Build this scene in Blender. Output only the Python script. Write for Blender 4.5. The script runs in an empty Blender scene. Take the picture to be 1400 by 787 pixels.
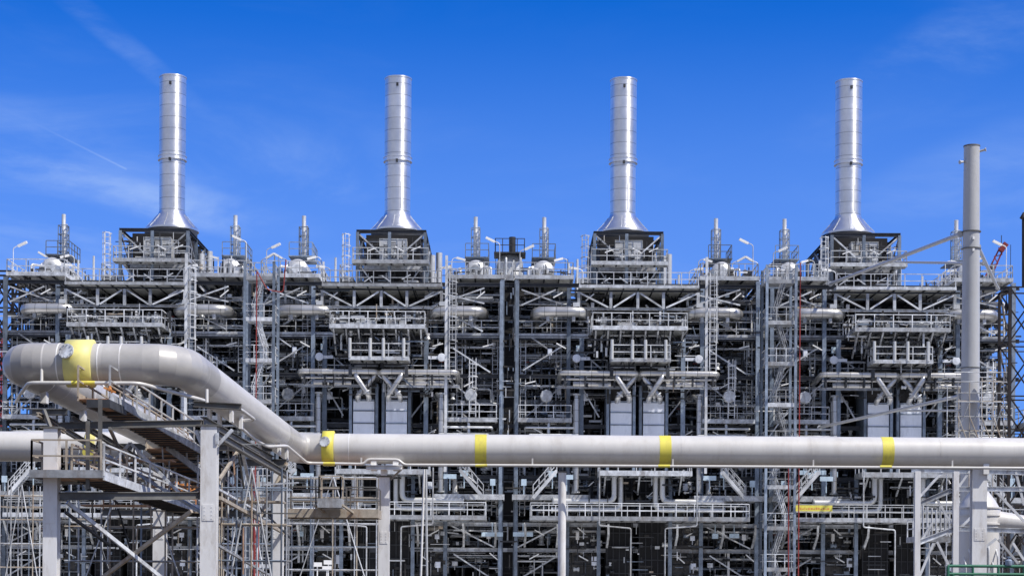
import bpy, math, random
from mathutils import Vector, Matrix
R = math.radians
SC = bpy.context.scene
COL = SC.collection
V = Vector

# ------------------------------------------------------------------ camera geometry
F, HY, CX, ROLL, CAMZ = 2480.0, 800.0, 694.0, 0.0066, 1.7
def P(px, py, D):
    """point of the place seen at photo pixel (px,py), D metres in front of the camera line"""
    x, y = px - CX, HY - py
    xt = x - y*ROLL; yt = x*ROLL + y
    return V((xt*D/F, D, yt*D/F + CAMZ))
def PX(px, D, py=500): return P(px, py, D).x
def PZ(py, D, px=694): return P(px, py, D).z
def U(px, py, D):
    """same, for something measured on the third furnace: x relative to that furnace's centre"""
    p = P(px, py, D); return V((p.x-10, D, p.z))

# ------------------------------------------------------------------ materials
def mat(name, col, rough=.5, metal=0.0, var=.18, scale=3.0, bump=0.0, bscale=20, grime=None, gamt=.5, rvar=.1, streak=False, objvar=0.0, spec=None):
    m = bpy.data.materials.new(name); m.use_nodes = True
    nt = m.node_tree; N = nt.nodes; L = nt.links
    b = N['Principled BSDF']
    b.inputs['Roughness'].default_value = rough; b.inputs['Metallic'].default_value = metal
    if spec is not None: b.inputs['Specular IOR Level'].default_value = spec
    geo = N.new('ShaderNodeNewGeometry')
    src = geo.outputs['Position']
    if streak:
        mp = N.new('ShaderNodeMapping'); mp.inputs['Scale'].default_value = (1, 1, .18)
        L.new(src, mp.inputs['Vector']); src = mp.outputs['Vector']
    n = N.new('ShaderNodeTexNoise'); n.inputs['Scale'].default_value = scale; n.inputs['Detail'].default_value = 5; n.inputs['Roughness'].default_value = .65
    L.new(src, n.inputs['Vector'])
    r = N.new('ShaderNodeMapRange'); r.inputs['From Min'].default_value = .3; r.inputs['From Max'].default_value = .7
    r.inputs['To Min'].default_value = 1-var; r.inputs['To Max'].default_value = 1+var
    L.new(n.outputs['Fac'], r.inputs['Value'])
    mul = N.new('ShaderNodeMix'); mul.data_type = 'RGBA'; mul.blend_type = 'MULTIPLY'; mul.inputs['Factor'].default_value = 1
    mul.inputs[6].default_value = (*col, 1)
    L.new(r.outputs['Result'], mul.inputs[7]); out = mul.outputs[2]
    if objvar:
        oi = N.new('ShaderNodeObjectInfo'); r2 = N.new('ShaderNodeMapRange')
        r2.inputs['To Min'].default_value = 1-objvar; r2.inputs['To Max'].default_value = 1+objvar
        L.new(oi.outputs['Random'], r2.inputs['Value'])
        m2 = N.new('ShaderNodeMix'); m2.data_type = 'RGBA'; m2.blend_type = 'MULTIPLY'; m2.inputs['Factor'].default_value = 1
        L.new(out, m2.inputs[6]); L.new(r2.outputs['Result'], m2.inputs[7]); out = m2.outputs[2]
    if grime:
        n2 = N.new('ShaderNodeTexNoise'); n2.inputs['Scale'].default_value = scale*.37+.3; n2.inputs['Detail'].default_value = 8; n2.inputs['Roughness'].default_value = .75
        mp2 = N.new('ShaderNodeMapping'); mp2.inputs['Scale'].default_value = (1.6, 1.6, .5); mp2.inputs['Location'].default_value = (7, 3, 1)
        L.new(geo.outputs['Position'], mp2.inputs['Vector']); L.new(mp2.outputs['Vector'], n2.inputs['Vector'])
        r3 = N.new('ShaderNodeMapRange'); r3.inputs['From Min'].default_value = .5; r3.inputs['From Max'].default_value = .68; r3.inputs['To Max'].default_value = gamt
        L.new(n2.outputs['Fac'], r3.inputs['Value'])
        mx = N.new('ShaderNodeMix'); mx.data_type = 'RGBA'; mx.inputs[7].default_value = (*grime, 1)
        L.new(r3.outputs['Result'], mx.inputs['Factor']); L.new(out, mx.inputs[6]); out = mx.outputs[2]
    L.new(out, b.inputs['Base Color'])
    rr = N.new('ShaderNodeMapRange'); rr.inputs['To Min'].default_value = max(.05, rough-rvar); rr.inputs['To Max'].default_value = min(1, rough+rvar)
    L.new(n.outputs['Fac'], rr.inputs['Value']); L.new(rr.outputs['Result'], b.inputs['Roughness'])
    if bump:
        n3 = N.new('ShaderNodeTexNoise'); n3.inputs['Scale'].default_value = bscale; n3.inputs['Detail'].default_value = 3
        L.new(geo.outputs['Position'], n3.inputs['Vector'])
        bp = N.new('ShaderNodeBump'); bp.inputs['Strength'].default_value = bump; bp.inputs['Distance'].default_value = .05
        L.new(n3.outputs['Fac'], bp.inputs['Height']); L.new(bp.outputs['Normal'], b.inputs['Normal'])
    return m

def clad(name, col, rough, metal, pitch, axis='Z', wob=.25, dark=.55, bumpy=.35):
    """sheet-metal cladding: each sheet a slightly different tone, dark lap seams"""
    m = mat(name, col, rough, metal, var=.12, scale=.9, bump=bumpy, bscale=1.3, rvar=.12)
    nt = m.node_tree; N = nt.nodes; L = nt.links; b = N['Principled BSDF']
    base = b.inputs['Base Color'].links[0].from_socket
    geo = [n for n in N if n.type == 'NEW_GEOMETRY'][0]
    sp = N.new('ShaderNodeSeparateXYZ'); L.new(geo.outputs['Position'], sp.inputs[0])
    d = N.new('ShaderNodeMath'); d.operation = 'DIVIDE'; d.inputs[1].default_value = pitch; L.new(sp.outputs[axis], d.inputs[0])
    fl = N.new('ShaderNodeMath'); fl.operation = 'FLOOR'; L.new(d.outputs[0], fl.inputs[0])
    fr = N.new('ShaderNodeMath'); fr.operation = 'FRACT'; L.new(d.outputs[0], fr.inputs[0])
    wn = N.new('ShaderNodeTexWhiteNoise'); wn.noise_dimensions = '1D'; L.new(fl.outputs[0], wn.inputs['W'])
    a = N.new('ShaderNodeMapRange'); a.inputs['To Min'].default_value = 1-wob; a.inputs['To Max'].default_value = 1+wob*.5; L.new(wn.outputs['Value'], a.inputs['Value'])
    lt = N.new('ShaderNodeMath'); lt.operation = 'LESS_THAN'; lt.inputs[1].default_value = .06/pitch; L.new(fr.outputs[0], lt.inputs[0])
    s = N.new('ShaderNodeMapRange'); s.inputs['To Min'].default_value = 1; s.inputs['To Max'].default_value = dark; L.new(lt.outputs[0], s.inputs['Value'])
    mm = N.new('ShaderNodeMath'); mm.operation = 'MULTIPLY'; L.new(a.outputs[0], mm.inputs[0]); L.new(s.outputs[0], mm.inputs[1])
    mx = N.new('ShaderNodeMix'); mx.data_type = 'RGBA'; mx.blend_type = 'MULTIPLY'; mx.inputs['Factor'].default_value = 1
    L.new(base, mx.inputs[6]); L.new(mm.outputs[0], mx.inputs[7]); L.new(mx.outputs[2], b.inputs['Base Color'])
    return m

M = dict(
 galv   = mat('galvanised_steel', (.47,.49,.515), .5, .2, var=.4, scale=2.5, objvar=.4, grime=(.15,.105,.07), gamt=.6),
 rail   = mat('galvanised_rail', (.60,.615,.63), .45, .15, var=.4, scale=1.0, objvar=.3),
 bluest = mat('blue_grey_steel', (.20,.245,.31), .5, .2, var=.35, scale=2.0, objvar=.4, grime=(.07,.07,.08), gamt=.5),
 dkst   = mat('dark_steel', (.045,.048,.055), .6, .2, var=.4, scale=2.0, objvar=.3),
 ceil   = mat('deck_soffit', (.85,.85,.82), .8, .0, var=.3, scale=1.2),
 grate  = mat('floor_grating', (.44,.45,.44), .7, .1, var=.35, scale=1.5, objvar=.15),
 alu    = clad('aluminium_cladding', (.62,.61,.59), .34, .75, .9, 'X', wob=.18),
 aluz   = clad('aluminium_cladding_upright', (.60,.60,.60), .34, .75, .9, 'Z', wob=.18),
 stack  = clad('stack_cladding', (.88,.88,.89), .36, .9, 1.02, 'Z', wob=.10, dark=.6, bumpy=.05),
 cone   = mat('cone_cladding', (.88,.88,.89), .36, .9, var=.1, scale=1.2, bump=.06, bscale=1.1),
 pipe   = mat('grey_pipe_paint', (.65,.635,.605), .36, .08, var=.06, scale=.8, streak=True, grime=(.42,.38,.33), gamt=.4, rvar=.05),
 ventp  = mat('vent_column_paint', (.47,.475,.48), .42, .05, var=.06, scale=.9, streak=True, grime=(.33,.32,.3), gamt=.4, bump=.1, bscale=4),
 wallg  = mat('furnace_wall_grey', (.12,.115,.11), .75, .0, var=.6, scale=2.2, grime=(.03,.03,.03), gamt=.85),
 clip   = clad('loop_pipe_cladding', (.47,.455,.435), .36, .1, 1.15, 'X', wob=.22, dark=1.35, bumpy=.15),
 clipy  = clad('loop_leg_cladding', (.52,.505,.48), .36, .1, 2.3, 'Y', wob=.2, dark=1.3, bumpy=.15),
 white  = mat('light_grey_paint', (.80,.80,.80), .45, .0, var=.10, scale=1.5, streak=True, grime=(.38,.32,.25), gamt=.55),
 panel  = mat('firebox_panel_paint', (.84,.88,.96), .4, .05, var=.08, scale=1.0, streak=True, grime=(.38,.40,.45), gamt=.35),
 drum   = mat('drum_cladding', (.70,.70,.68), .38, .45, var=.1, scale=1.2, bump=.2, bscale=2),
 yellow = mat('yellow_paint', (.74,.66,.10), .5, .0, var=.07, scale=1.5, streak=True, grime=(.40,.33,.12), gamt=.6),
 pyel   = mat('pale_yellow_cladding', (.76,.69,.24), .5, .0, var=.08, scale=1.5, grime=(.5,.46,.25), gamt=.35),
 red    = mat('red_paint', (.27,.035,.03), .5, .0, var=.2, objvar=.2),
 rust   = mat('rust_brown_grating', (.46,.29,.19), .8, .0, var=.4, scale=3.0, grime=(.22,.12,.07), gamt=.6),
 beige  = mat('weathered_beige_steel', (.42,.37,.30), .65, .1, var=.25, scale=3.0, grime=(.25,.13,.06), gamt=.7),
 fgst   = mat('frame_steel_grey', (.13,.13,.125), .55, .1, var=.3, scale=2.0, grime=(.16,.11,.07), gamt=.5, objvar=.2),
 black  = mat('shade_black_casing', (.012,.012,.014), .9, .0, var=.5, scale=.6),  # near-black colour stands in for the deep shade of the interior
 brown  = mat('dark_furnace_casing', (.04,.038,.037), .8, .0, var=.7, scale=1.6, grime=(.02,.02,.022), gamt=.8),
 orange = mat('orange_rusty_paint', (.62,.25,.07), .6, .0, var=.3),
 green  = mat('green_rail_paint', (.035,.17,.10), .45, .0, var=.15),
 lamp   = mat('lamp_white', (.86,.86,.84), .35, .0, var=.05),
 sign   = mat('pale_blue_board', (.50,.62,.72), .4, .0, var=.15),
 bounce   = mat('pale_bounce_sheet', (.62,.61,.58), .9, .0, var=.2, scale=1.0),
 ground = mat('gravel_ground', (.10,.085,.065), .95, .0, var=.25, scale=.25, bump=.4, bscale=6),
 rustst = mat('crane_dark_lattice', (.018,.013,.013), .6, .2, var=.4, objvar=.3),
)

for k in ('stack','cone'):
    nt=M[k].node_tree; tg=nt.nodes.new('ShaderNodeTangent'); tg.direction_type='RADIAL'; tg.axis='Z'
    b=nt.nodes['Principled BSDF']; b.inputs['Anisotropic'].default_value=.75; b.inputs['Anisotropic Rotation'].default_value=.25
    nt.links.new(tg.outputs[0],b.inputs['Tangent'])
# ------------------------------------------------------------------ mesh builder
class MB:
    def __init__(s): s.v=[]; s.f=[]; s.sm=[]
    def add(s, vs, fs, sm=False):
        o=len(s.v); s.v += [tuple(x) for x in vs]; s.f += [tuple(i+o for i in f) for f in fs]; s.sm += [sm]*len(fs); return s
    def box(s, x0,x1,y0,y1,z0,z1):
        if x0>x1: x0,x1=x1,x0
        if y0>y1: y0,y1=y1,y0
        if z0>z1: z0,z1=z1,z0
        vs=[(x,y,z) for z in (z0,z1) for y in (y0,y1) for x in (x0,x1)]
        return s.add(vs,[(0,2,3,1),(4,5,7,6),(0,1,5,4),(2,6,7,3),(0,4,6,2),(1,3,7,5)])
    def frame(s,p,q,up):
        p,q=V(p),V(q); d=(q-p).normalized()
        if up is None: up=V((0,0,1)) if abs(d.z)<.95 else V((0,1,0))
        a=d.cross(V(up))
        if a.length<1e-5: a=d.cross(V((1,0,0)))
        a.normalize(); b=a.cross(d).normalized(); return p,q,a,b
    def bar(s,p,q,w=.1,h=None,up=None,oa=0,ob=0):
        h=h or w; p,q,a,b=s.frame(p,q,up); off=a*oa+b*ob
        vs=[c+off+a*(w/2*i)+b*(h/2*j) for c in (p,q) for (i,j) in ((-1,-1),(1,-1),(1,1),(-1,1))]
        return s.add(vs,[(3,2,1,0),(4,5,6,7),(0,1,5,4),(1,2,6,5),(2,3,7,6),(3,0,4,7)])
    def hb(s,p,q,w=.3,h=.3,t=.03,up=None):
        """H section: h along 'up', flanges w wide"""
        s.bar(p,q,w,t,up,0,h/2-t/2); s.bar(p,q,w,t,up,0,-h/2+t/2); s.bar(p,q,t*.8,h-2*t,up); return s
    def path(s,pts,rad,k=5):
        pts=[V(p) for p in pts]; out=[pts[0]]
        for i in range(1,len(pts)-1):
            a,b,c=pts[i-1],pts[i],pts[i+1]; u=(a-b); w=(c-b); r=min(rad,u.length*.48,w.length*.48)
            u.normalize(); w.normalize()
            p0=b+u*r; p1=b+w*r
            for j in range(k+1):
                t=j/k; out.append((p0*(1-t)**2)+(b*2*t*(1-t))+(p1*t*t))
        out.append(pts[-1]); return out
    def tube(s,pts,r,n=8,fillet=0,k=5,cap=True,smooth=True,mitre=False):
        pts=s.path(pts,fillet,k) if fillet and len(pts)>2 else [V(p) for p in pts]
        rr=r if isinstance(r,(list,tuple)) else [r]*len(pts)
        d0=(pts[1]-pts[0]).normalized(); a=d0.orthogonal().normalized(); rings=[]
        o=len(s.v)
        for i,p in enumerate(pts):
            if i==0: d=d0
            elif i==len(pts)-1: d=(pts[i]-pts[i-1]).normalized()
            else: d=((pts[i+1]-pts[i]).normalized()+(pts[i]-pts[i-1]).normalized()).normalized()
            a=(a-d*a.dot(d)).normalized(); b=d.cross(a)
            for j in range(n):
                t=2*math.pi*j/n; s.v.append(tuple(p+(a*math.cos(t)+b*math.sin(t))*rr[i]))
        for i in range(len(pts)-1):
            for j in range(n):
                s.f.append((o+i*n+j,o+i*n+(j+1)%n,o+(i+1)*n+(j+1)%n,o+(i+1)*n+j)); s.sm.append(smooth)
        if mitre:
            del s.f[-(len(pts)-1)*n:]; del s.sm[-(len(pts)-1)*n:]
            for i in range(len(pts)-1):
                q=s.v[o+i*n:o+(i+2)*n]; s.add(q,[(j,(j+1)%n,n+(j+1)%n,n+j) for j in range(n)],True)
        if cap:
            for e,rv in ((o,True),(o+(len(pts)-1)*n,False)):
                q=s.v[e:e+n]; s.add(q,[tuple(range(n))[::-1] if rv else tuple(range(n))])
        return s
    def ring(s,c,ax,r,t,n=24,w=.1):
        """flat collar around an axis"""
        c=V(c); ax=V(ax).normalized()
        return s.tube([c-ax*w/2,c+ax*w/2],r+t,n)
    def lathe(s,c,prof,n=24,ax='Z',smooth=True,sq=None):
        if smooth and len(prof)>2:
            cut=[0]
            for i in range(1,len(prof)-1):
                a=V((prof[i][0]-prof[i-1][0],prof[i][1]-prof[i-1][1])); b=V((prof[i+1][0]-prof[i][0],prof[i+1][1]-prof[i][1]))
                if a.length<1e-6 or b.length<1e-6 or a.angle(b)>R(32): cut.append(i)
            cut.append(len(prof)-1)
            if len(cut)>2:
                for q0,q1 in zip(cut[:-1],cut[1:]):
                    s._lathe(c,prof[q0:q1+1],n,ax,True,q0==0,q1==len(prof)-1)
                return s
        return s._lathe(c,prof,n,ax,smooth,True,True)
    def _lathe(s,c,prof,n,ax,smooth,c0,c1):
        o=len(s.v)
        for (r,h) in prof:
            for j in range(n):
                t=2*math.pi*j/n; x,y=r*math.cos(t),r*math.sin(t)
                q={'Z':(x,y,h),'Y':(x,h,y),'X':(h,x,y)}[ax]; s.v.append((c[0]+q[0],c[1]+q[1],c[2]+q[2]))
        for i in range(len(prof)-1):
            for j in range(n):
                q=(o+i*n+j,o+i*n+(j+1)%n,o+(i+1)*n+(j+1)%n,o+(i+1)*n+j)
                s.f.append(q if ax!='Y' else q[::-1]); s.sm.append(smooth)
        e=o+(len(prof)-1)*n; t0=tuple(range(n))
        q0=s.v[o:o+n]; q1=s.v[e:e+n]
        if c0: s.add(q0,[t0[::-1] if ax!='Y' else t0])
        if c1: s.add(q1,[t0 if ax!='Y' else t0[::-1]])
        return s
    def obj(s,name,m,parent=None,root=None):
        off = root.location if root else (parent.location if parent else V((0,0,0)))
        off=V(off)
        me=bpy.data.meshes.new(name)
        me.from_pydata([(x-off.x,y-off.y,z-off.z) for x,y,z in s.v],[],s.f)
        me.polygons.foreach_set('use_smooth',s.sm)
        if isinstance(m,(list,tuple)):
            for q in m: me.materials.append(M[q])
            me.polygons.foreach_set('material_index',s.mi)
        else: me.materials.append(M[m])
        me.update()
        o=bpy.data.objects.new(name,me); COL.objects.link(o)
        if parent: o.parent=parent
        return o

def thing(name,loc,label,cat,group=None):
    o=bpy.data.objects.new(name,None); o.empty_display_size=.3; COL.objects.link(o); o.location=loc
    o['label']=label; o['category']=cat
    if group: o['group']=group
    return o
def single(name,mb,m,loc,label,cat,group=None):
    t=bpy.data.objects.new('tmp',None); t.location=loc
    o=mb.obj(name,m,None,t); o.location=loc; bpy.data.objects.remove(t)
    o['label']=label; o['category']=cat
    if group: o['group']=group
    return o
CH={}
def kids(o): return [c for c in bpy.data.objects if c.parent==o]
def dup(o,kmap,dx,label=None,parent=None):
    c=o.copy(); COL.objects.link(c)
    if parent: c.parent=parent
    else: c.location=V(o.location)+V((dx,0,0))
    if label: c['label']=label
    for ch in kmap.get(o.name,[]): dup(ch,kmap,0,None,c)
    return c

# ------------------------------------------------------------------ kit of plant parts
def rail(mb,pts,h=1.1,sp=1.4,t=.055):
    pts=[V(p) for p in pts]
    for i in range(len(pts)-1):
        a,b=pts[i],pts[i+1]; n=max(1,round((b-a).length/sp))
        for z in (h,h*.52): mb.bar(a+V((0,0,z)),b+V((0,0,z)),t)
        for j in range(n+ (1 if i==len(pts)-2 else 0)):
            p=a.lerp(b,j/n); mb.bar(p,p+V((0,0,h-t/2)),t*1.15)
    return mb

def platform(name,label,x0,x1,y0,y1,z,sides='flr',group=None,fascia=.26,joist=1.15,brackets=(),bdrop=1.3,rm='rail',fm='galv',cat='platform',rh=1.1,dm='grate'):
    t=thing(name,((x0+x1)/2,y0,z),label,cat,group)
    MB().box(x0+.04,x1-.04,y0+.04,y1-.04,z-.04,z).obj('deck',dm,t)
    f=MB(); f.box(x0,x1,y0,y0+.09,z-fascia,z+.11); f.box(x0,x1,y1-.09,y1,z-fascia,z+.11)
    f.box(x0,x0+.09,y0+.092,y1-.092,z-fascia,z+.11); f.box(x1-.09,x1,y0+.092,y1-.092,z-fascia,z+.11)
    f.obj('edge_channel',fm,t)
    n=max(1,round((x1-x0)/joist)); j=MB()
    for i in range(1,n):
        x=x0+(x1-x0)*i/n; j.box(x-.05,x+.05,y0+.095,y1-.095,z-fascia+.02,z-.043)
    if n>1: j.obj('joist_set','dkst',t)
    r=MB(); e=.06
    if 'f' in sides: rail(r,[(x0+e,y0+e,z),(x1-e,y0+e,z)])
    if 'l' in sides: rail(r,[(x0+e,y0+e,z),(x0+e,y1-e,z)])
    if 'r' in sides: rail(r,[(x1-e,y0+e,z),(x1-e,y1-e,z)])
    if 'b' in sides: rail(r,[(x0+e,y1-e,z),(x1-e,y1-e,z)])
    if sides: r.obj('handrail',rm,t)
    for bx in brackets:
        MB().bar((bx,y0+.2,z-fascia),(bx,min(y1,y0+bdrop+1),z-fascia-bdrop),.12).obj('bracket',fm,t)
    return t

def ladder(name,label,x,y,z0,z1,cage=True,w=.5,m='rail',group='caged ladders',depth=.75):
    t=thing(name,(x,y,z0),label,'ladder',group)
    r=MB()
    for s in (-1,1): (MB() if cage else r).box(x+s*w/2-.035,x+s*w/2+.035,y-.035,y+.035,z0,z1).obj('stile',m,t) if cage else r.box(x+s*w/2-.035,x+s*w/2+.035,y-.035,y+.035,z0,z1)
    z=z0+.3
    while z<z1-.2: r.bar((x-w/2+.03,y,z),(x+w/2-.03,y,z),.04); z+=.35
    r.obj('rungs' if cage else 'tray_frame',m,t)
    if cage:
        c=MB(); z=z0+2.2
        while z<z1:
            pts=[(x+math.cos(a)*w*.75,y-.02-math.sin(a)*depth,z) for a in [math.pi*i/6 for i in range(7)]]
            for i in range(6): c.bar(pts[i],pts[i+1],.035,.06)
            z+=.9
        for a in (math.pi*.25,math.pi*.5,math.pi*.75):
            q=(x+math.cos(a)*w*.75,y-.02-math.sin(a)*depth)
            c.bar((*q,z0+2.2),(*q,z1),.035)
        c.obj('safety_cage',m,t)
    return t

def vessel_h(name,label,x,y,z,r,ln,axis='Y',m='drum',group=None,man=True,cat='drum'):
    t=thing(name,(x,y,z-r-.35),label,cat,group)
    prof=[(r*.02,-ln/2-r*.45),(r*.5,-ln/2-r*.4),(r*.85,-ln/2-r*.22),(r,-ln/2),(r,ln/2),(r*.85,ln/2+r*.22),(r*.5,ln/2+r*.4),(r*.02,ln/2+r*.45)]
    MB().lathe((x,y,z),prof,24,axis).obj('shell',m,t)
    if man:
        if axis=='Y':
            MB().lathe((x,y,z-.05),[(r*.42,-ln/2-r*.7),(r*.5,-ln/2-r*.68),(r*.5,-ln/2-r*.55),(r*.38,-ln/2-r*.55),(r*.38,-ln/2-.1)],20,'Y').obj('manhole_cover','galv',t)
    for s in (-.3,.3):
        b=MB()
        if axis=='Y': b.box(x-r*.75,x+r*.75,y+s*ln-.12,y+s*ln+.12,z-r-.35,z-r*.6)
        else: b.box(x+s*ln-.12,x+s*ln+.12,y-r*.75,y+r*.75,z-r-.35,z-r*.6)
        b.obj('saddle','galv',t)
    return t

def floodlight(name,label,x,y,z,h=2.2,sx=1,tilt=.35,group='floodlights on poles along the roof decks'):
    t=thing(name,(x,y,z),label,'floodlight',group)
    MB().tube([(x,y,z),(x,y,z+h-.15),(x+sx*.25,y,z+h),(x+sx*.45,y,z+h)],.035,6,.2,3).obj('pole','rail',t)
    MB().bar((x+sx*.4,y-.05,z+h),(x+sx*1.1,y-.12,z+h+tilt),.24,.16).obj('lamp_head','lamp',t)
    return t

def striplight(label,p,ang,group):
    d=V((math.cos(ang),0,math.sin(ang)))*.42; p=V(p)
    t=thing('strip_light',p,label,'lamp',group)
    MB().bar(p-d,p+d,.11,.09).obj('diffuser','lamp',t)
    MB().bar(p+V((0,.1,0)),p+V((0,.1,.5)),.04).obj('bracket','galv',t)
    return t

def valve(label,p,s=.35,m='galv',group=None,wheel='red'):
    p=V(p); t=thing('gate_valve',p,label,'valve',group)
    b=MB(); b.lathe(p,[(s*.5,-s*.9),(s*.5,-s*.7),(s*.28,-s*.6),(s*.45,0),(s*.28,s*.6),(s*.5,s*.7),(s*.5,s*.9)],10,'X')
    b.lathe(p,[(s*.25,0),(s*.2,s*.9),(s*.4,s*.95),(s*.4,s*1.05),(s*.07,s*1.1),(s*.07,s*1.7)],10,'Z'); b.obj('body',m,t)
    w=MB(); pts=[p+V((math.cos(a)*s*.6,math.sin(a)*s*.6,s*1.65)) for a in [math.pi*i/5 for i in range(11)]]
    w.tube(pts,.025,5,cap=False); w.bar(pts[0],pts[5],.03); w.obj('handwheel',wheel,t)
    return t

def vent(name,label,x,y,z0,z1,fz0,fz1,r=.19,w=.36,m='drum',group='slim vent pipes in lattice frames above the drums'):
    t=thing(name,(x,y,z0),label,'vent pipe',group)
    MB().tube([(x,y,z0),(x,y,z1-.8),(x,y,z1-.75),(x,y,z1)],[r,r,r*.92,r*.92],12).obj('pipe',m,t)
    MB().tube([(x+w*.75,y,z0),(x+w*.75,y,z1-.8)],.05,8).obj('drain_pipe',m,t)
    f=MB()
    for sx in (-w,w):
        for sy in (-w,w): f.bar((x+sx,y+sy,fz0),(x+sx,y+sy,fz1),.06)
    z=fz0
    n=4
    for i in range(n+1):
        z=fz0+(fz1-fz0)*i/n
        for sy in (-w,w): f.bar((x-w,y+sy,z),(x+w,y+sy,z),.055)
        for sx in (-w,w): f.bar((x+sx,y-w,z),(x+sx,y+w,z),.055)
        if i<n:
            z2=fz0+(fz1-fz0)*(i+1)/n
            f.bar((x+w,y-w,z),(x+w,y+w,z2),.05); f.bar((x-w,y+w,z),(x+w,y+w,z2),.04)
    f.obj('lattice_frame','bluest',t)
    return t

def stair_tower(name,label,x,y,z0,z1,w=2.5,d=2.6,dz=3.0,group=None,red=True):
    t=thing(name,(x,y,z0),label,'stair tower',group)
    for sx in (-w/2,w/2):
        for sy in (0,d): MB().hb((x+sx,y+sy,z0),(x+sx,y+sy,z1+1.2),.2,.2,.03).obj('column','bluest',t)
    z=z0; i=0; n=int((z1-z0)/dz+.5); dz=(z1-z0)/n
    for i in range(n):
        za=z0+dz*i; zb=za+dz; s=1 if i%2 else -1
        a=V((x-s*(w/2-.5),y+.5,za)); b=V((x+s*(w/2-.75),y+.5,zb-.05))
        f=MB()
        for oy in (-.4,.4):
            f.bar(a+V((0,oy,0)),b+V((0,oy,0)),.05,.16)
            f.bar(a+V((0,oy,1.0)),b+V((0,oy,1.0)),.05)
            f.bar(a+V((0,oy,.5)),b+V((0,oy,.5)),.04)
            for q in (0.05,.33,.66,.95):
                c=a.lerp(b,q)+V((0,oy,0)); f.bar(c,c+V((0,0,1.0)),.045)
        ns=int(dz/.22)
        for q in range(1,ns):
            c=a.lerp(b,q/ns); f.box(c.x-.13,c.x+.13,c.y-.38,c.y+.38,c.z-.02,c.z+.02)
        f.obj('flight','galv',t)
        l=MB(); l.box(x-w/2,x+w/2,y+.95,y+d,zb-.05,zb); l.box(x-w/2-.05,x+w/2+.05,y-.1,y-.02,zb-.2,zb+.1)
        l.box(x+s*(w/2-.42),x+s*w/2,y,y+.95,zb-.05,zb)
        l.obj('landing','galv',t)
        r=MB(); rail(r,[(x-w/2,y-.06,zb),(x+w/2,y-.06,zb)],sp=.8); rail(r,[(x-w/2,y-.06,zb),(x-w/2,y+d,zb)]); rail(r,[(x+w/2,y-.06,zb),(x+w/2,y+d,zb)])
        r.obj('handrail','galv',t)
        b2=MB()
        b2.bar((x-w/2,y+d,za),(x+w/2,y+d,zb),.08); b2.obj('brace','galv',t)
    return t

def ipipe(label,pts,r,m='galv',name='process_pipe',group=None,fl=None,n=8,flange=True,cat='pipe'):
    pts=[V(p) for p in pts]
    t=thing(name,pts[0],label,cat,group)
    MB().tube(pts,r,n,(fl or r*2.6),4).obj('tube',m,t)
    if flange:
        for a,b in ((pts[0],pts[1]),(pts[-1],pts[-2])):
            d=(b-a).normalized(); MB().tube([a+d*.02,a+d*.12],r*1.55,n).obj('flange','galv',t)
    return t

# ------------------------------------------------------------------ setting
g=MB(); g.add([(-3000,-200,0),(3000,-200,0),(3000,6000,0),(-3000,6000,0)],[(0,1,2,3)])
o=g.obj('ground','ground'); o['kind']='structure'
g=MB(); g.add([(-70,102,.004),(70,102,.004),(70,175,.004),(-70,175,.004)],[(0,1,2,3)])  # unseen pale sheet, added to bounce light onto the deck undersides
o=g.obj('bounce_apron','bounce'); o['kind']='structure'

# ------------------------------------------------------------------ one furnace unit (built at X=-30, then copied three times)
C0=-30.0
ORD=['far left','inner left','inner right','far right']
UNIT='under the {o} chimney'
UT=[]   # (thing, template)
def reg(t,template=None): UT.append(t); t['label']=template or t['label']; return t
Z=dict(L0=0,L1=4.5,L2=6.9,L3=10.4,L4=14.6,L5=19.0,L6=21.4,CH=23.3,RF=25.0,DD=26.0,TW=29.1,TT=31.5)
def lx(a): return C0+a
def uu(px,py,D): p=U(px,py,D); return V((p.x+C0,p.y,p.z))

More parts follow.
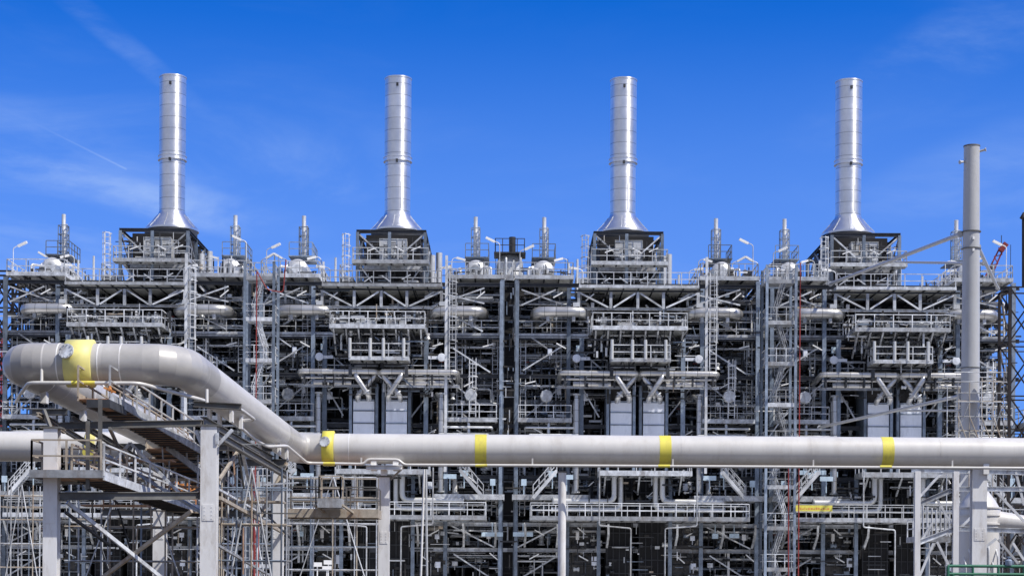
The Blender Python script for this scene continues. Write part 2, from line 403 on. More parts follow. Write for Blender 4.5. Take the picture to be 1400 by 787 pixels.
def build_unit():
    # --- chimney
    c=V((lx(0),161,0)); t=thing('exhaust_stack',(c.x,c.y,32.4),'tall silver clad chimney on a flared cone, the {o} one of four','chimney','silver chimneys of the furnaces'); reg(t)
    zt=PZ(110.5,161); zr=PZ(219,161)
    MB().lathe((c.x,c.y,0),[(1.13,34.2),(1.13,zr-.15),(1.17,zr-.14),(1.17,zt)],40).obj('shell','stack',t)
    rm=MB().lathe((c.x,c.y,0),[(1.0,zt+.002),(1.21,zt+.004),(1.21,zt+.12),(1.0,zt+.12)],40).obj('rim','stack',t)
    MB().lathe((c.x,c.y,0),[(1.0,zt+.125),(0.02,zt+.128)],30).obj('opening','black',t)
    MB().lathe((c.x,c.y,0),[(1.14,zr-.3),(1.27,zr-.28),(1.27,zr-.2),(1.22,zr-.18),(1.22,zr+.06),(1.27,zr+.08),(1.27,zr+.14),(1.14,zr+.16)],40).obj('stiffening_ring','cone',t)
    MB().lathe((c.x,c.y,0),[(2.38,32.85),(2.38,33.05),(2.32,33.12),(1.95,33.5),(1.6,33.9),(1.3,34.28),(1.2,34.42),(1.15,34.6)],40).obj('transition_cone','cone',t)
    for k in range(10):
        a=2*math.pi*k/10+.2
        pts=[(c.x+math.cos(a)*r_,c.y+math.sin(a)*r_,z_) for r_,z_ in ((2.39,33.06),(2.33,33.13),(1.97,33.51),(1.62,33.91),(1.32,34.29))]
        MB().tube(pts,.02,4).obj('seam_strip','galv',t)
    for zz in (zt-.7,zr-.35):
        MB().box(c.x-.1,c.x+.1,c.y-1.35,c.y-1.1,zz-.12,zz+.12).obj('lifting_lug','dkst',t)
    for q in range(2):
        MB().box(c.x+.35,c.x+.41,c.y-1.13+.045,c.y-1.09+.045,zr+ (3.2 if q else -4.5),zr+(6 if q else -2.2)).obj('inspection_strip','drum',t)

    # --- convection box tower under the chimney
    x0,x1=lx(-2.85),lx(2.85); y0,y1=153.0,165.5
    t=thing('convection_section',(lx(0),y0,25.1),'steel framed convection box carrying the {o} chimney','furnace section','convection boxes under the chimneys'); reg(t)
    for x in (x0,lx(-.15),x1):
        for y in ((y0,y1) if x==lx(-.15) else (y0,157,161,y1)):
            MB().hb((x,y,25.1),(x,y,31.4),.26,.26,.04).obj('column','bluest',t)
    for z in (28.9,31.45):
        for y in (y0,157,161,y1): MB().hb((x0-.1,y,z),(x1+.1,y,z),.2,.3,.04).obj('beam','dkst' if z>31 else 'galv',t)
        for x in (x0,x1): MB().hb((x,y0,z-.01),(x,y1,z-.01),.2,.28,.04).obj('beam','dkst' if z>31 else 'galv',t)
    for s in (-1,1):
        MB().bar((lx(s*2.7),y0,31.2),(lx(s*.35),y0,29.1),.12).obj('brace','galv',t)
        for i,(ya,yb) in enumerate(((153,157),(157,161),(161,165.5))):
            for za,zb in ((25.3,28.8),(29.1,31.3)):
                MB().bar((lx(s*2.85),ya,za if i%2 else zb),(lx(s*2.85),yb,zb if i%2 else za),.11).obj('brace','galv',t)
        MB().bar((lx(s*2.7),y0,28.7),(lx(s*.3),y0,25.3),.1).obj('brace','galv',t)
    MB().box(lx(-2.3),lx(2.3),155.2,164.9,25.1,31.6).obj('casing','black',t)
    MB().box(lx(-2.45),lx(2.45),154.95,155.1,28.6,28.9).obj('casing_flange','galv',t)
    d=MB().box(lx(-1.05),lx(1.25),153.9,155.1,29.0,31.0).obj('duct','drum',t)
    q=MB()
    for i in range(4): q.box(lx(-1.08),lx(1.28),153.85,153.9,29.0+i*.66,29.06+i*.66)
    for i in range(4): q.box(lx(-1.08+i*.77),lx(-1.03+i*.77),153.84,153.88,29.0,31.0)
    q.obj('duct_rib','galv',d,t)
    MB().lathe((lx(0),160.6,0),[(2.3,31.65),(2.3,32.84)],32).obj('collar','dkst',t)
    cb=MB().box(lx(1.1),lx(2.25),153.7,154.6,25.45,27.5).obj('cabinet','white',t)
    MB().box(lx(1.18),lx(2.17),153.66,153.7,25.6,27.4).obj('door','white',cb,t)
    for k in range(2): MB().tube([(lx(3.3+k*.55),157+k,25.2),(lx(3.3+k*.55),157+k,30.2+k*.4)],.28,12).obj('riser_pipe','drum',t)
    for k in range(6):
        MB().box(lx(-2.1+k*.3),lx(-1.95+k*.3),155.12,155.19,25.4,26.0+.1*(k%2)).obj('louvre','galv',t)
    # front bridge of the tower
    t=platform('tower_walkway','railed walkway round the {o} chimney base',lx(-3.2),lx(3.25),151.6,153.0-.15,28.75,'flr',group='walkways round the chimney bases',fascia=.2); reg(t)
    t=platform('tower_side_walkway','narrow railed walkway along the outer side of the {o} chimney base',lx(-4.3),lx(-3.15),152.2,160,27.4,'fl',group='side walkways of the chimney bases'); reg(t)
    t=ladder('caged_ladder','caged ladder beside the {o} chimney box',lx(-3.7),151.9,25.1,31.0,group='caged ladders beside the chimney boxes'); reg(t)
    for k,(ax,az) in enumerate(((-1.6,29.9),(.7,29.95),(2.1,30.0),(-1.9,27.4),(-.4,27.45),(1.3,27.6))):
        t=striplight('slim white strip lamp on the {o} chimney box frame',(lx(ax),152.7,az),[.35,-.5,.4,.6,-.6,.5][k],'strip lamps on the chimney boxes'); reg(t)
    for k,(ax,az,sz) in enumerate(((.3,29.5,.3),(.75,29.3,.25),(-.5,29.4,.22),(-2.2,26.2,.3),(2.4,26.3,.28))):
        t=valve('small handwheel valve in front of the {o} chimney duct',(lx(ax),152.8,az),sz,group='valves in front of the chimney ducts',wheel='dkst'); reg(t)
    for k,(ax,hh) in enumerate(((-5.2,2.9),(3.9,2.2),(-4.4,3.6))):
        t=single('vent_tube',MB().tube([(lx(ax),148+k,25.1),(lx(ax),148+k,25.1+hh)],.09,8),'drum',(lx(ax),148+k,25.1),'short plain pipe standing on the roof deck beside the {o} chimney','pipe','short pipes on the roof decks'); reg(t)

    # --- roof deck and drum decks
    t=platform('roof_deck','long railed roof deck in front of the {o} chimney box',lx(-4.6),lx(4.75),141,152,Z['RF'],'f',rm='galv',group='roof decks',fascia=.13,joist=1.15,dm='ceil'); reg(t)
    for s,nm in ((-1,'to the west'),(1,'to the east')):
        side='near side' if s<0 else 'far side'
        wd=('left side' if s<0 else 'right side')
        a,b=sorted((lx(s*4.95),lx(s*9.6)))
        t=platform('drum_deck','raised railed deck under a boiler drum, {o} chimney, '+wd,a,b,142.6,156,Z['DD'],'flr',rm='galv',group='drum decks',fascia=.2,joist=1.2,dm='ceil'); reg(t)
        t=vessel_h('steam_drum','white round-ended steam drum with manhole, '+wd+' of the {o} chimney',lx(s*7.25),150.8,PZ(370,147.5),.86,6.5); reg(t); t['group']='steam drums on the roof'
        t=vent('vent_pipe','slim silver vent pipe rising '+wd+' of the {o} chimney',lx(s*7.15),151,PZ(352,151),PZ(297,151),PZ(360,151),PZ(313,151)); reg(t)
        # penthouse rail frame around drum
        f=MB(); rail(f,[(lx(s*7.25-.9),149.2,28.7),(lx(s*7.25+1.0),149.2,28.7),(lx(s*7.25+1.0),153,28.7)],sp=.9)
        f.box(lx(s*7.25-.95),lx(s*7.25+1.05),149.1,153,28.62,28.7)
        t=single('drum_top_walkway',f,'bluest',(lx(s*7.25),149.2,28.7),'small dark railed walkway on the drum, '+wd+' of the {o} chimney','walkway','walkways on top of the drums'); reg(t)
        for k in range(3):
            t=valve('valve beside the drum, '+wd+' of the {o} chimney',(lx(s*(5.7+.35*k)),146+k*1.5,26.35),.3,group='valves beside the drums',m='drum',wheel='dkst'); reg(t)
        for k in range(3):
            xx=s*(8.5-.25*k)
            t=ipipe('bent pipe rising beside the drum, '+wd+' of the {o} chimney',[(lx(xx),146+2*k,26.05),(lx(xx),146+2*k,27.3+.4*k),(lx(xx-s*.8),147+2*k,27.3+.4*k),(lx(xx-s*.8),150+k,27.9)],.09+.03*k,'drum',group='bent pipes beside the drums'); reg(t)
        t=floodlight('floodlight','white floodlight on a pole on the drum deck, '+wd+' of the {o} chimney',lx(s*9.2),143.2,26.0,2.5+.3*s,-s,.32); reg(t)
        t=floodlight('floodlight','white floodlight on a pole behind the drum, '+wd+' of the {o} chimney',lx(s*5.3),147,26.0,2.2,s,-.2); reg(t)
        t=floodlight('floodlight','white floodlight low on the roof deck rail, '+wd+' of the {o} chimney',lx(s*4.2),143.5,25.0,1.75,s,.1); reg(t)
        t=floodlight('floodlight','tall floodlight over the rear of the drum deck, '+wd+' of the {o} chimney',lx(s*8.9),154,26.0,3.3,s,.4); reg(t)
        # crossover U pipe
        cx,hw=lx(s*6.0),1.95; zz=PZ(425.5,144.2)
        zz=PZ(425.5,141.3); U_=[(cx-hw,146,zz),(cx-hw,141.3,zz),(cx+hw,141.3,zz),(cx+hw,146,zz)]
        t=thing('crossover_pipe',(cx,144.2,zz-.42),'fat clad U-shaped crossover pipe, '+wd+' of the {o} chimney','pipe','U-shaped crossover pipes'); reg(t)
        MB().tube(U_,.41,20,1.2,7).obj('bend','alu',t)
        for e in (-1,1): MB().box(cx+e*1.0-.12,cx+e*1.0+.12,141.2,141.6,zz-.75,zz-.36).obj('saddle','galv',t)
        MB().box(cx+s*-1.2-.25,cx+s*-1.2+.25,141.1,141.5,zz+.38,zz+.7).obj('instrument_box','drum',t)
        # side platforms, level 6
        if s<0: a,b=lx(-9.75),lx(-3.75)
        else: a,b=lx(3.45),lx(9.3)
        t=platform('side_platform','railed platform below the U-shaped pipe, '+wd+' of the {o} chimney',a,b,142.2,146.5,Z['L6']-.05,'f',group='platforms below the U-shaped pipes',fascia=.24); reg(t)
        # lower maintenance platforms, level 4
        a,b=(lx(-9.3),lx(-5.1)) if s<0 else (lx(5.0),lx(9.1))
        t=platform('side_platform','low railed platform above the main pipeline, '+wd+' of the {o} chimney',a,b,140.6,145,Z['L4'],'flr',group='low platforms above the main pipeline',fascia=.22); reg(t)
        # mid small platform
        a,b=(lx(-4.9),lx(-2.3)) if s<0 else (lx(2.4),lx(5.4))
        t=platform('valve_platform','small railed platform next to the coil platform, '+wd+' of the {o} chimney',a,b,141.2,143.4,Z['L5']-.8,'flr',group='small platforms next to the coil platforms',fascia=.2); reg(t)

    # --- centre mid platform
    t=platform('burner_platform','wide bracketed platform beneath the roof deck of the {o} chimney',lx(-3.7),lx(3.6),138,143.5,Z['L6'],'flr',group='wide bracketed platforms',fascia=.2,joist=1.0,brackets=[lx(-3.4+i*.95) for i in range(8)],bdrop=1.7); reg(t)
    m=MB()
    for i in range(7):
        xa=lx(-3.5+i); m.bar((xa,138.6,21.0),(xa+.5,139.6,20.1),.08); m.bar((xa+1,138.6,21.0),(xa+.5,139.6,20.1),.08)
    m.bar((lx(-3.5),139.6,20.1),(lx(3.5),139.6,20.1),.12)
    m.obj('under_truss','dkst',t)
    # boxes on it
    for i,(a,w_,h_) in enumerate(((-1.7,1.5,.55),(.7,1.4,.6),(-3.0,.5,.9),(2.6,.6,.8))):
        b=MB().box(lx(a),lx(a+w_),138.9,139.7,Z['L6']+.02,Z['L6']+h_)
        b.tube([(lx(a+.2),139.3,Z['L6']+h_),(lx(a+.2),139.3,Z['L6']+h_+.35)],.08,8)
        b.box(lx(a)-.03,lx(a+w_)+.03,138.86,138.9,Z['L6']+.1,Z['L6']+.16)
        t=single('damper_box',b,'galv',(lx(a+w_/2),139.3,Z['L6']),'pale metal box on the wide bracketed platform below the {o} chimney','metal box','pale boxes on the wide bracketed platforms'); reg(t)
    for i in range(9):
        t=valve('small valve with upright stem on the bracketed platform, {o} chimney',(lx(-3.2+i*.78),138.7+.3*(i%2),Z['L6']+.55),.22,group='valves on the bracketed platforms',wheel='dkst'); reg(t)
        t.name='gate_valve'
    # --- coil section and platform 5
    t=platform('coil_platform','narrow coil platform with tall posts above the crossed ducts, {o} chimney',lx(-2.25),lx(2.35),138.3,140.6,Z['L5'],'flr',group='coil platforms above the crossed ducts',fascia=.18,joist=.9,dm='ceil'); reg(t)
    pp=MB()
    for a in (-2.15,-.6,.4,1.95):
        pp.tube([(lx(a),138.35,Z['L5']),(lx(a),138.35,Z['L5']+1.5)],.13,8)
    pp.obj('post','drum',t)
    t=thing('coil_manifold',(lx(0),140.8,19.0),'cluttered silver coil manifold above the crossed ducts, {o} chimney','manifold','coil outlet manifolds'); reg(t)
    MB().tube([(lx(-2.9),139.4,19.7),(lx(-2.9),139.4,20.95),(lx(2.3),139.4,20.95),(lx(2.3),139.4,19.4)],.09,8,.25).obj('guard_pipe','drum',t)
    for z,yy in ((19.9,140.9),(20.6,141.2)):
        for a,b in ((-2.0,-.25),(.25,2.0)):
            MB().tube([(lx(a),yy,z),(lx(b),yy,z)],.2,12).obj('header','alu',t)
    random.seed(5)
    for i in range(18):
        a=-2.0+i*.23+ (.25 if i>8 else 0)
        MB().tube([(lx(a),140.9,19.7),(lx(a+random.uniform(-.1,.1)),140.4,20.2),(lx(a),140.9,20.9),(lx(a+.1),142.2,21.0)],.065,6,.2,3).obj('coil_tube','aluz' if i%2 else 'drum',t)
    for s in (-1,1):
        MB().box(lx(s*1.15-.95),lx(s*1.15+.95),141.6,143.2,15.9,19.5).obj('casing','brown',t)
        q=MB()
        for i in range(4): q.box(lx(s*1.15-.93),lx(s*1.15+.93),141.48,141.59,16.3+i*.8,16.42+i*.8)
        q.obj('casing_rib','galv',t)
    # --- header pipes y510 and crossed ducts
    z=PZ(509,139)
    for s,a,b in ((-1,-6.05,-.15),(1,.1,6.0)):
        wd=('left side' if s<0 else 'right side')
        far=a if s<0 else b; near=b if s<0 else a
        t=thing('header_pipe',(lx((a+b)/2),139,z),'long silver header pipe above the crossed ducts, '+wd+' of the {o} chimney','pipe','silver header pipes'); reg(t)
        MB().tube([(lx(near),141,z-.2),(lx(near),139,z),(lx(far),139,z),(lx(far),142.5,z-.3)],.21,14,.45,5).obj('tube','alu',t)
        MB().tube([(lx(near-s*-.2),139.4,z-.42),(lx(far-s*.1),139.4,z-.42)],.1,10).obj('drain_line','alu',t)
        MB().tube([(lx(far-s*3.9),139.9,z-.75),(lx(far-s*1.0),139.9,z-.75)],.22,12).obj('insulated_section','alu',t)
        for k in (.35,1.9,3.3,4.6):
            MB().box(lx(far-s*k-.06),lx(far-s*k+.06),139.0,139.5,z-.95,z-.2).obj('hanger','dkst',t)
        MB().hb((lx(far+s*.2),139.85,z-1.0),(lx(near+s*.9),139.85,z-1.0),.16,.2,.03).obj('support_beam','galv',t)
        MB().box(lx(s*2.15-.13),lx(s*2.15+.13),138.72,139.3,z-.38,z+.4).obj('clamp','dkst',t)
    z0=PZ(514,138.8); z1=PZ(543,138.8)
    for s in (-1,1):
        for k,(a,b) in enumerate(((1.75,.75),(.35,1.65))):
            wd=('left side' if s<0 else 'right side')
            t=thing('crossed_duct',(lx(s*b),138.8,z1),('front' if k==0 else 'rear')+' slanting silver duct of the crossed pair, '+wd+' of the {o} chimney','duct','crossed slanting ducts'); reg(t)
            yy=138.9+.5*k
            MB().tube([(lx(s*a),yy+.3,z0+.3),(lx(s*a),yy,z0),(lx(s*b),yy,z1+.1),(lx(s*b),yy+.6,z1-.15)],.2,12,.3,3).obj('tube','aluz',t)
            d=V((s*(b-a),0,z1-z0)).normalized(); c=V((lx(s*b),yy,z1+.1))-d*.35
            MB().tube([c,c+d*.1],.29,12).obj('flange','galv',t)
    # --- firebox
    t=thing('firebox',(lx(0),142,0),'dark furnace firebox with two pale panelled fronts, {o} chimney','furnace','furnace fireboxes'); reg(t)
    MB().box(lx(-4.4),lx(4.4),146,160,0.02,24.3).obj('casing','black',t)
    for s in (-1,1):
        w=.82
        xa,xb=sorted((lx(s*1.27-w),lx(s*1.27+w))); zt=PZ(547,141)
        pn=MB().box(xa,xb,141.0,144.4,11.0,zt).obj('front_panel','panel',t)
        q=MB()
        for zz in (PZ(562.5,141),PZ(579.5,141),11.2,PZ(548,141)-.03): q.box(xa-.03,xb+.03,140.93,140.995,zz-.04,zz+.04)
        q.obj('panel_rib','bluest',pn,t)
        for e in (xa-.32,xb+.08): MB().box(e,e+.22,140.9,144.2,10.6,zt+1.2).obj('jamb','bluest',t)
        MB().box(lx(s*1.27-1.05),lx(s*1.27+1.05),141.9,144.4,0.02,10.2).obj('lower_casing','black',t)
        q=MB()
        for k in range(5): q.box(lx(s*1.27-1.0+k*.48),lx(s*1.27-.95+k*.48),141.84,141.895,.1,10.1)
        for k in range(9): q.box(lx(s*1.27-1.04),lx(s*1.27+1.04),141.79,141.835,.6+k*1.05,.66+k*1.05)
        q.obj('casing_grid','dkst',t)
        MB().box(xa,xb,141.3,144,zt+.02,zt+1.2).obj('collar','brown',t)
    for s in (-1,1):
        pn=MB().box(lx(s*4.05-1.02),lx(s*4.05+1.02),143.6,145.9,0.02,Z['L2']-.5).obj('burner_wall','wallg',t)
        q=MB()
        for zz in (1.2,2.4,3.4,4.9,5.6): q.box(lx(s*4.05-.98),lx(s*4.05+.98),143.5,143.59,zz,zz+.09)
        for k in range(3):
            MB().lathe((lx(s*4.05-.6+k*.6),143.4,3.9),[(.18,-.12),(.18,.1)],10,'Y').obj('burner_port','dkst',pn,t); MB().lathe((lx(s*4.05-.6+k*.6),143.4,5.2),[(.15,-.12),(.15,.1)],10,'Y').obj('burner_port','dkst',pn,t)
        q.obj('wall_rib','dkst',pn,t)
    # --- steel frame
    t=thing('furnace_structure',(lx(0),142,0),'galvanised steel frame of the furnace block with the {o} chimney','steel frame','steel frames of the furnace blocks'); reg(t)
    for a in (-9.45,-5.35,5.1,9.45):
        MB().hb((lx(a),142,0),(lx(a),142,25.0 if abs(a)<9 else 25.6),.3,.3,.045,(0,1,0)).obj('column','bluest',t)
        MB().hb((lx(a),150,0),(lx(a),150,25.5),.32,.32,.045,(0,1,0)).obj('column','bluest',t)
    for a in (-4.35,3.55):
        MB().hb((lx(a),141.3,11),(lx(a),141.3,21),.34,.34,.05,(0,1,0)).obj('column','bluest',t)
    for a in (-2.95,2.6):
        MB().hb((lx(a),141,0),(lx(a),141,10.2),.28,.28,.04,(0,1,0)).obj('column','bluest',t)
    for a in (-2.1,0,2.0,-4.6,4.7):
        p0=uu(824,393,141)
        MB().hb((lx(a),141.4,23.3),(lx(a),141.4,24.6),.22,.22,.035,(0,1,0)).obj('truss_post','galv',t)
    for (ax,az,bx,bz) in ((-4.5,24.5,-2.3,23.4),(-.2,24.5,-1.9,23.4),(.2,24.5,1.9,23.4),(4.6,24.5,2.2,23.4)):
        MB().bar((lx(ax),141.3,az),(lx(bx),141.3,bz),.13).obj('truss_brace','rail',t)
    for z,h,mm in ((24.7,.12,'dkst'),(23.3,.2,'galv')):
        MB().hb((lx(-5.3),141.4,z),(lx(5.1),141.4,z),.16,h,.035).obj('beam',mm,t)
    for z in (25.25,21.1,18.1,14.2,10.2,6.5,4.5,1.8):
        a,b=(-9.98,9.98)
        MB().hb((lx(a),142.25,z),(lx(b),142.25,z),.2,.3,.045).obj('beam','galv' if z<8 else 'dkst',t)
        MB().hb((lx(a),150.2,z+.03),(lx(b),150.2,z+.03),.2,.34,.045).obj('beam','dkst',t)
        for x in (-9.45,-5.35,5.1,9.45):
            MB().hb((lx(x),142.45,z-.02),(lx(x),149.8,z-.02),.18,.28,.04).obj('cross_beam','dkst',t)
    # braces measured on the third furnace
    BR=[((715,506),(769,473)),((789,476),(822,504)),((718,570),(776,521)),((797,532),(819,570)),((943,532),(912,572)),((969,478),(1020,511)),((964,522),(1006,556)),((935,487),(952,470)),
        ((761,720),(703,750)),((759,761),(700,797)),((966,720),(1026,750)),((970,759),(1026,795)),((713,417),(760,396)),((713,396),(772,417)),((940,400),(1012,417)),((1012,396),(940,421)),
        ((737,446),(762,431)),((748,476),(725,460)),((972,436),(1010,455))]
    for a,b in BR:
        MB().bar(uu(*a,141.8),uu(*b,141.8),.11).obj('brace','galv',t)
    for ax in (-2.3,3.0,6.55,-6.2,9.0,-8.7):
        pts=[(lx(ax),139.2,6.5),(lx(ax+.06),139.8,5.7),(lx(ax),141.2,4.75)]
        m=MB(); m.bar(pts[0],pts[1],.16); m.bar(pts[1],pts[2],.16); m.obj('knee_brace','galv',t)
    # back walls between fireboxes, coloured black to stand for interior shade
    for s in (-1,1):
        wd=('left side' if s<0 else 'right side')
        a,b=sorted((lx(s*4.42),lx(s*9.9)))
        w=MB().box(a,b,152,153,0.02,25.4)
        t=single('shade_wall',w,'black',((a+b)/2,152,0),'back wall painted black as shade behind the pipework, '+wd+' of the {o} chimney','wall','back walls painted black as shade'); reg(t)

    # --- ladder and ladder column
    t=ladder('caged_ladder','long caged ladder running down from the roof deck, {o} chimney',lx(5.65),139.3,18.2,25.9,group='long caged ladders from the roof decks'); reg(t)
    t=ladder('caged_ladder','short caged ladder reaching the low platform, {o} chimney',lx(7.2),140.2,14.7,19.2,group='short caged ladders to the low platforms'); reg(t)
    m=MB().hb((lx(5.15),139.4,10.4),(lx(5.15),139.4,27.0),.2,.2,.035)
    t=single('ladder_post',m,'rail',(lx(5.15),139.4,10.4),'tall slim steel post beside the long caged ladder, {o} chimney','post','slim posts beside the long ladders'); reg(t)

    # --- lower levels
    t=platform('burner_walkway','long double-railed walkway below the main pipeline, {o} chimney',lx(-8.35),lx(8.35),137.6,141.2,Z['L2'],'flr',group='long walkways below the main pipeline',fascia=.22,joist=1.2); reg(t)
    r2=MB(); rail(r2,[(lx(-8.2),138.2,Z['L2']+.1),(lx(8.2),138.2,Z['L2']+.1)],h=.85,sp=.9,t=.05); r2.obj('inner_rail','rail',t)
    t=platform('upper_walkway','short deck just beneath the main pipeline, {o} chimney',lx(-3.1),lx(4.0),138,141,Z['L3'],'flr',group='short decks beneath the main pipeline',fascia=.28,brackets=[lx(-2.6),lx(0),lx(3.2)]); reg(t)
    for s in (-1,1):
        wd=('left side' if s<0 else 'right side')
        for k,a in enumerate((.75,1.2)):
            zz=PZ(684 if k==0 else 695,139.3); far=6.6+.1*k
            b=a+ (1.0 if k else .0)
            r_=.21 if k==0 else .2
            xx=s*(a+.1) if k else s*(a+.65)
            xx=s*(1.85 if k==0 else 1.35)
            t=ipipe(('upper' if k==0 else 'lower')+' fuel duct bending outward beneath the pipeline, '+wd+' of the {o} chimney',
                    [(lx(xx),139.4+.25*k,10.2),(lx(xx),139.4+.25*k,zz),(lx(s*far),139.4+.25*k,zz)],r_,'aluz' if 0 else 'drum',name='fuel_duct',group='bent fuel ducts',n=12); reg(t)
        # stairs at L3 zone
        fl=MB(); a=V((lx(s*8.1),138.2,8.4)); b=V((lx(s*6.3),138.2,10.5)); 
        for oy in (0,.8):
            o_=V((0,oy,0)); fl.bar(a+o_,b+o_,.06,.25); fl.bar(a+o_+V((0,0,1)),b+o_+V((0,0,1)),.05); fl.bar(a+o_+V((0,0,.5)),b+o_+V((0,0,.5)),.05)
            for q in (0,.25,.5,.75,1): cc=a.lerp(b,q)+o_; fl.bar(cc,cc+V((0,0,1)),.05)
        for q in range(1,10): cc=a.lerp(b,q/10); fl.box(cc.x-.12,cc.x+.12,cc.y,cc.y+.8,cc.z-.02,cc.z+.02)
        t=single('steel_stair',fl,'rail',(a.x,a.y,a.z),'short steel stair with rails beneath the pipeline, '+wd+' of the {o} chimney','stairs','short stairs beneath the pipeline'); reg(t)
        a,b=(lx(-9.7),lx(-3.7)) if s<0 else (lx(4.3),lx(9.7))
        t=platform('valve_deck','cluttered valve deck beneath the pipeline, '+wd+' of the {o} chimney',a,b,139.4,142,8.6,'',group='valve decks beneath the pipeline',fascia=.3); reg(t)
        # drop pipes
        for k,(a,zt_,zb_) in enumerate(((3.1 if s<0 else 4.3,10.6,6.3),)):
            t=ipipe('white thin drop pipe crossing the long walkway, '+wd+' of the {o} chimney',[(lx(s*a),137.3,zt_),(lx(s*a),137.3,zb_),(lx(s*(a-2.4)),137.3,6.1),(lx(s*(a-2.4)),137.3,.3)],.055,'galv',name='drop_pipe',group='white drop pipes',fl=.15,flange=False); reg(t)
        # boxes and boards
        for k,(a,zz,w_,h_) in enumerate(((6.6,10.1,.6,.45),(5.5,9.9,1.0,.35),(8.8,9.4,.4,.5))):
            b=MB().box(lx(s*a-w_/2),lx(s*a+w_/2),139.6,139.75,zz,zz+h_)
            b.box(lx(s*a-.04),lx(s*a+.04),139.76,139.82,zz-.9,zz+h_)
            t=single('junction_box',b,'sign',(lx(s*a),139.6,zz),'pale blue flat junction box beneath the pipeline, '+wd+' of the {o} chimney','junction box','pale boxes beneath the pipeline'); reg(t)
        # round pale lamps + square cabinet seen at upper mid
        m=MB().lathe((lx(s*4.75),141,PZ(489,141)),[(.02,-.1),(.3,-.08),(.33,0),(.3,.12),(.02,.14)],16,'Y'); m.box(lx(s*4.75),lx(s*3.7),141.1,141.2,PZ(489,141)-.12,PZ(489,141)+.12)
        t=single('round_instrument',m,'panel',(lx(s*4.75),141,PZ(489,141)),'round pale instrument on a horizontal arm, '+wd+' of the {o} chimney','instrument','round instruments on arms'); reg(t)
        m=MB(); c=uu(747,541,140.4) if s<0 else V((lx(7.05),140.4,PZ(540,140.4)))
        m.lathe((c.x,c.y,c.z),[(.45,-.25),(.5,-.2),(.5,.2),(.42,.3)],8,'Y',smooth=False)
        m.bar(c+V((0,.3,-.2)),c+V((0,.3,-1.2)),.08)
        t=single('fan_housing',m,'galv',c,'pale eight-sided metal housing over the low platform, '+wd+' of the {o} chimney','housing','eight-sided housings over the low platforms'); reg(t)
        for q,(zz,nm) in enumerate(((12.6,'first inner level'),(16.4,'second inner level'),(19.6,'third inner level'),(23.1,'fourth inner level'))):
            a,b=(lx(-9.2),lx(-4.7)) if s<0 else (lx(4.8),lx(9.2))
            t=platform('inner_walkway','set-back railed walkway, '+nm+', '+wd+' of the {o} chimney',a,b,144.6,146,zz,'f',group='set-back walkways inside the structure',fascia=.16,rm='galv'); reg(t)
        for q,xx in enumerate((8.9,6.1)):
            t=ladder('cable_ladder','upright cable ladder, '+('outer' if q==0 else 'inner')+' one, '+wd+' of the {o} chimney',lx(s*xx),142.7+.3*q,7.2+7*q,21.0+3*q,cage=False,w=.4,m='galv',group='upright cable ladders'); t['category']='cable ladder'; reg(t)
        t=ipipe('thick upright clad riser beside the firebox, '+wd+' of the {o} chimney',[(lx(s*4.75),140.6,8.9),(lx(s*4.75),140.6,16.6)],.2,'aluz',name='riser_pipe',group='thick upright risers beside the fireboxes',n=14); reg(t)
        for q in range(3):
            t=ipipe('horizontal line crossing in front of the low platform, '+wd+' of the {o} chimney',[(lx(s*(4.6+.3*q)),140.4+.3*q,13.4+.55*q),(lx(s*(8.4+.3*q)),140.4+.3*q,13.4+.55*q),(lx(s*(8.4+.3*q)),143,13.4+.55*q)],.06+.03*q,'rail',name='low_line',group='horizontal lines at the low platforms',flange=False); reg(t)
        # slanting ducts in the gap
        for k in range(3):
            z=PZ(487+16*k,146)
            t=ipipe('slanting grey duct in the dark gap, '+wd+' of the {o} chimney',[(lx(s*9.3),147,z),(lx(s*4.6),147.5+.2*k,z-.75-.1*k)],.27-.05*k,'galv',name='slanting_duct',group='slanting ducts in the dark gaps',n=12,flange=False); reg(t)
        for k in range(2):
            xx=s*(4.85+.0*k) if k==0 else s*6.9
            t=ipipe('upright clad pipe with a bent top, '+wd+' of the {o} chimney',[(lx(xx),140.9,10.5),(lx(xx),140.9,14.5+1.6*(1-k)),(lx(xx-s*.5),141.5,15+1.6*(1-k)),(lx(xx-s*.5),144,15+1.6*(1-k))],.13+.05*(1-k),'aluz',name='riser_pipe',group='upright clad pipes with bent tops'); reg(t)
build_unit()

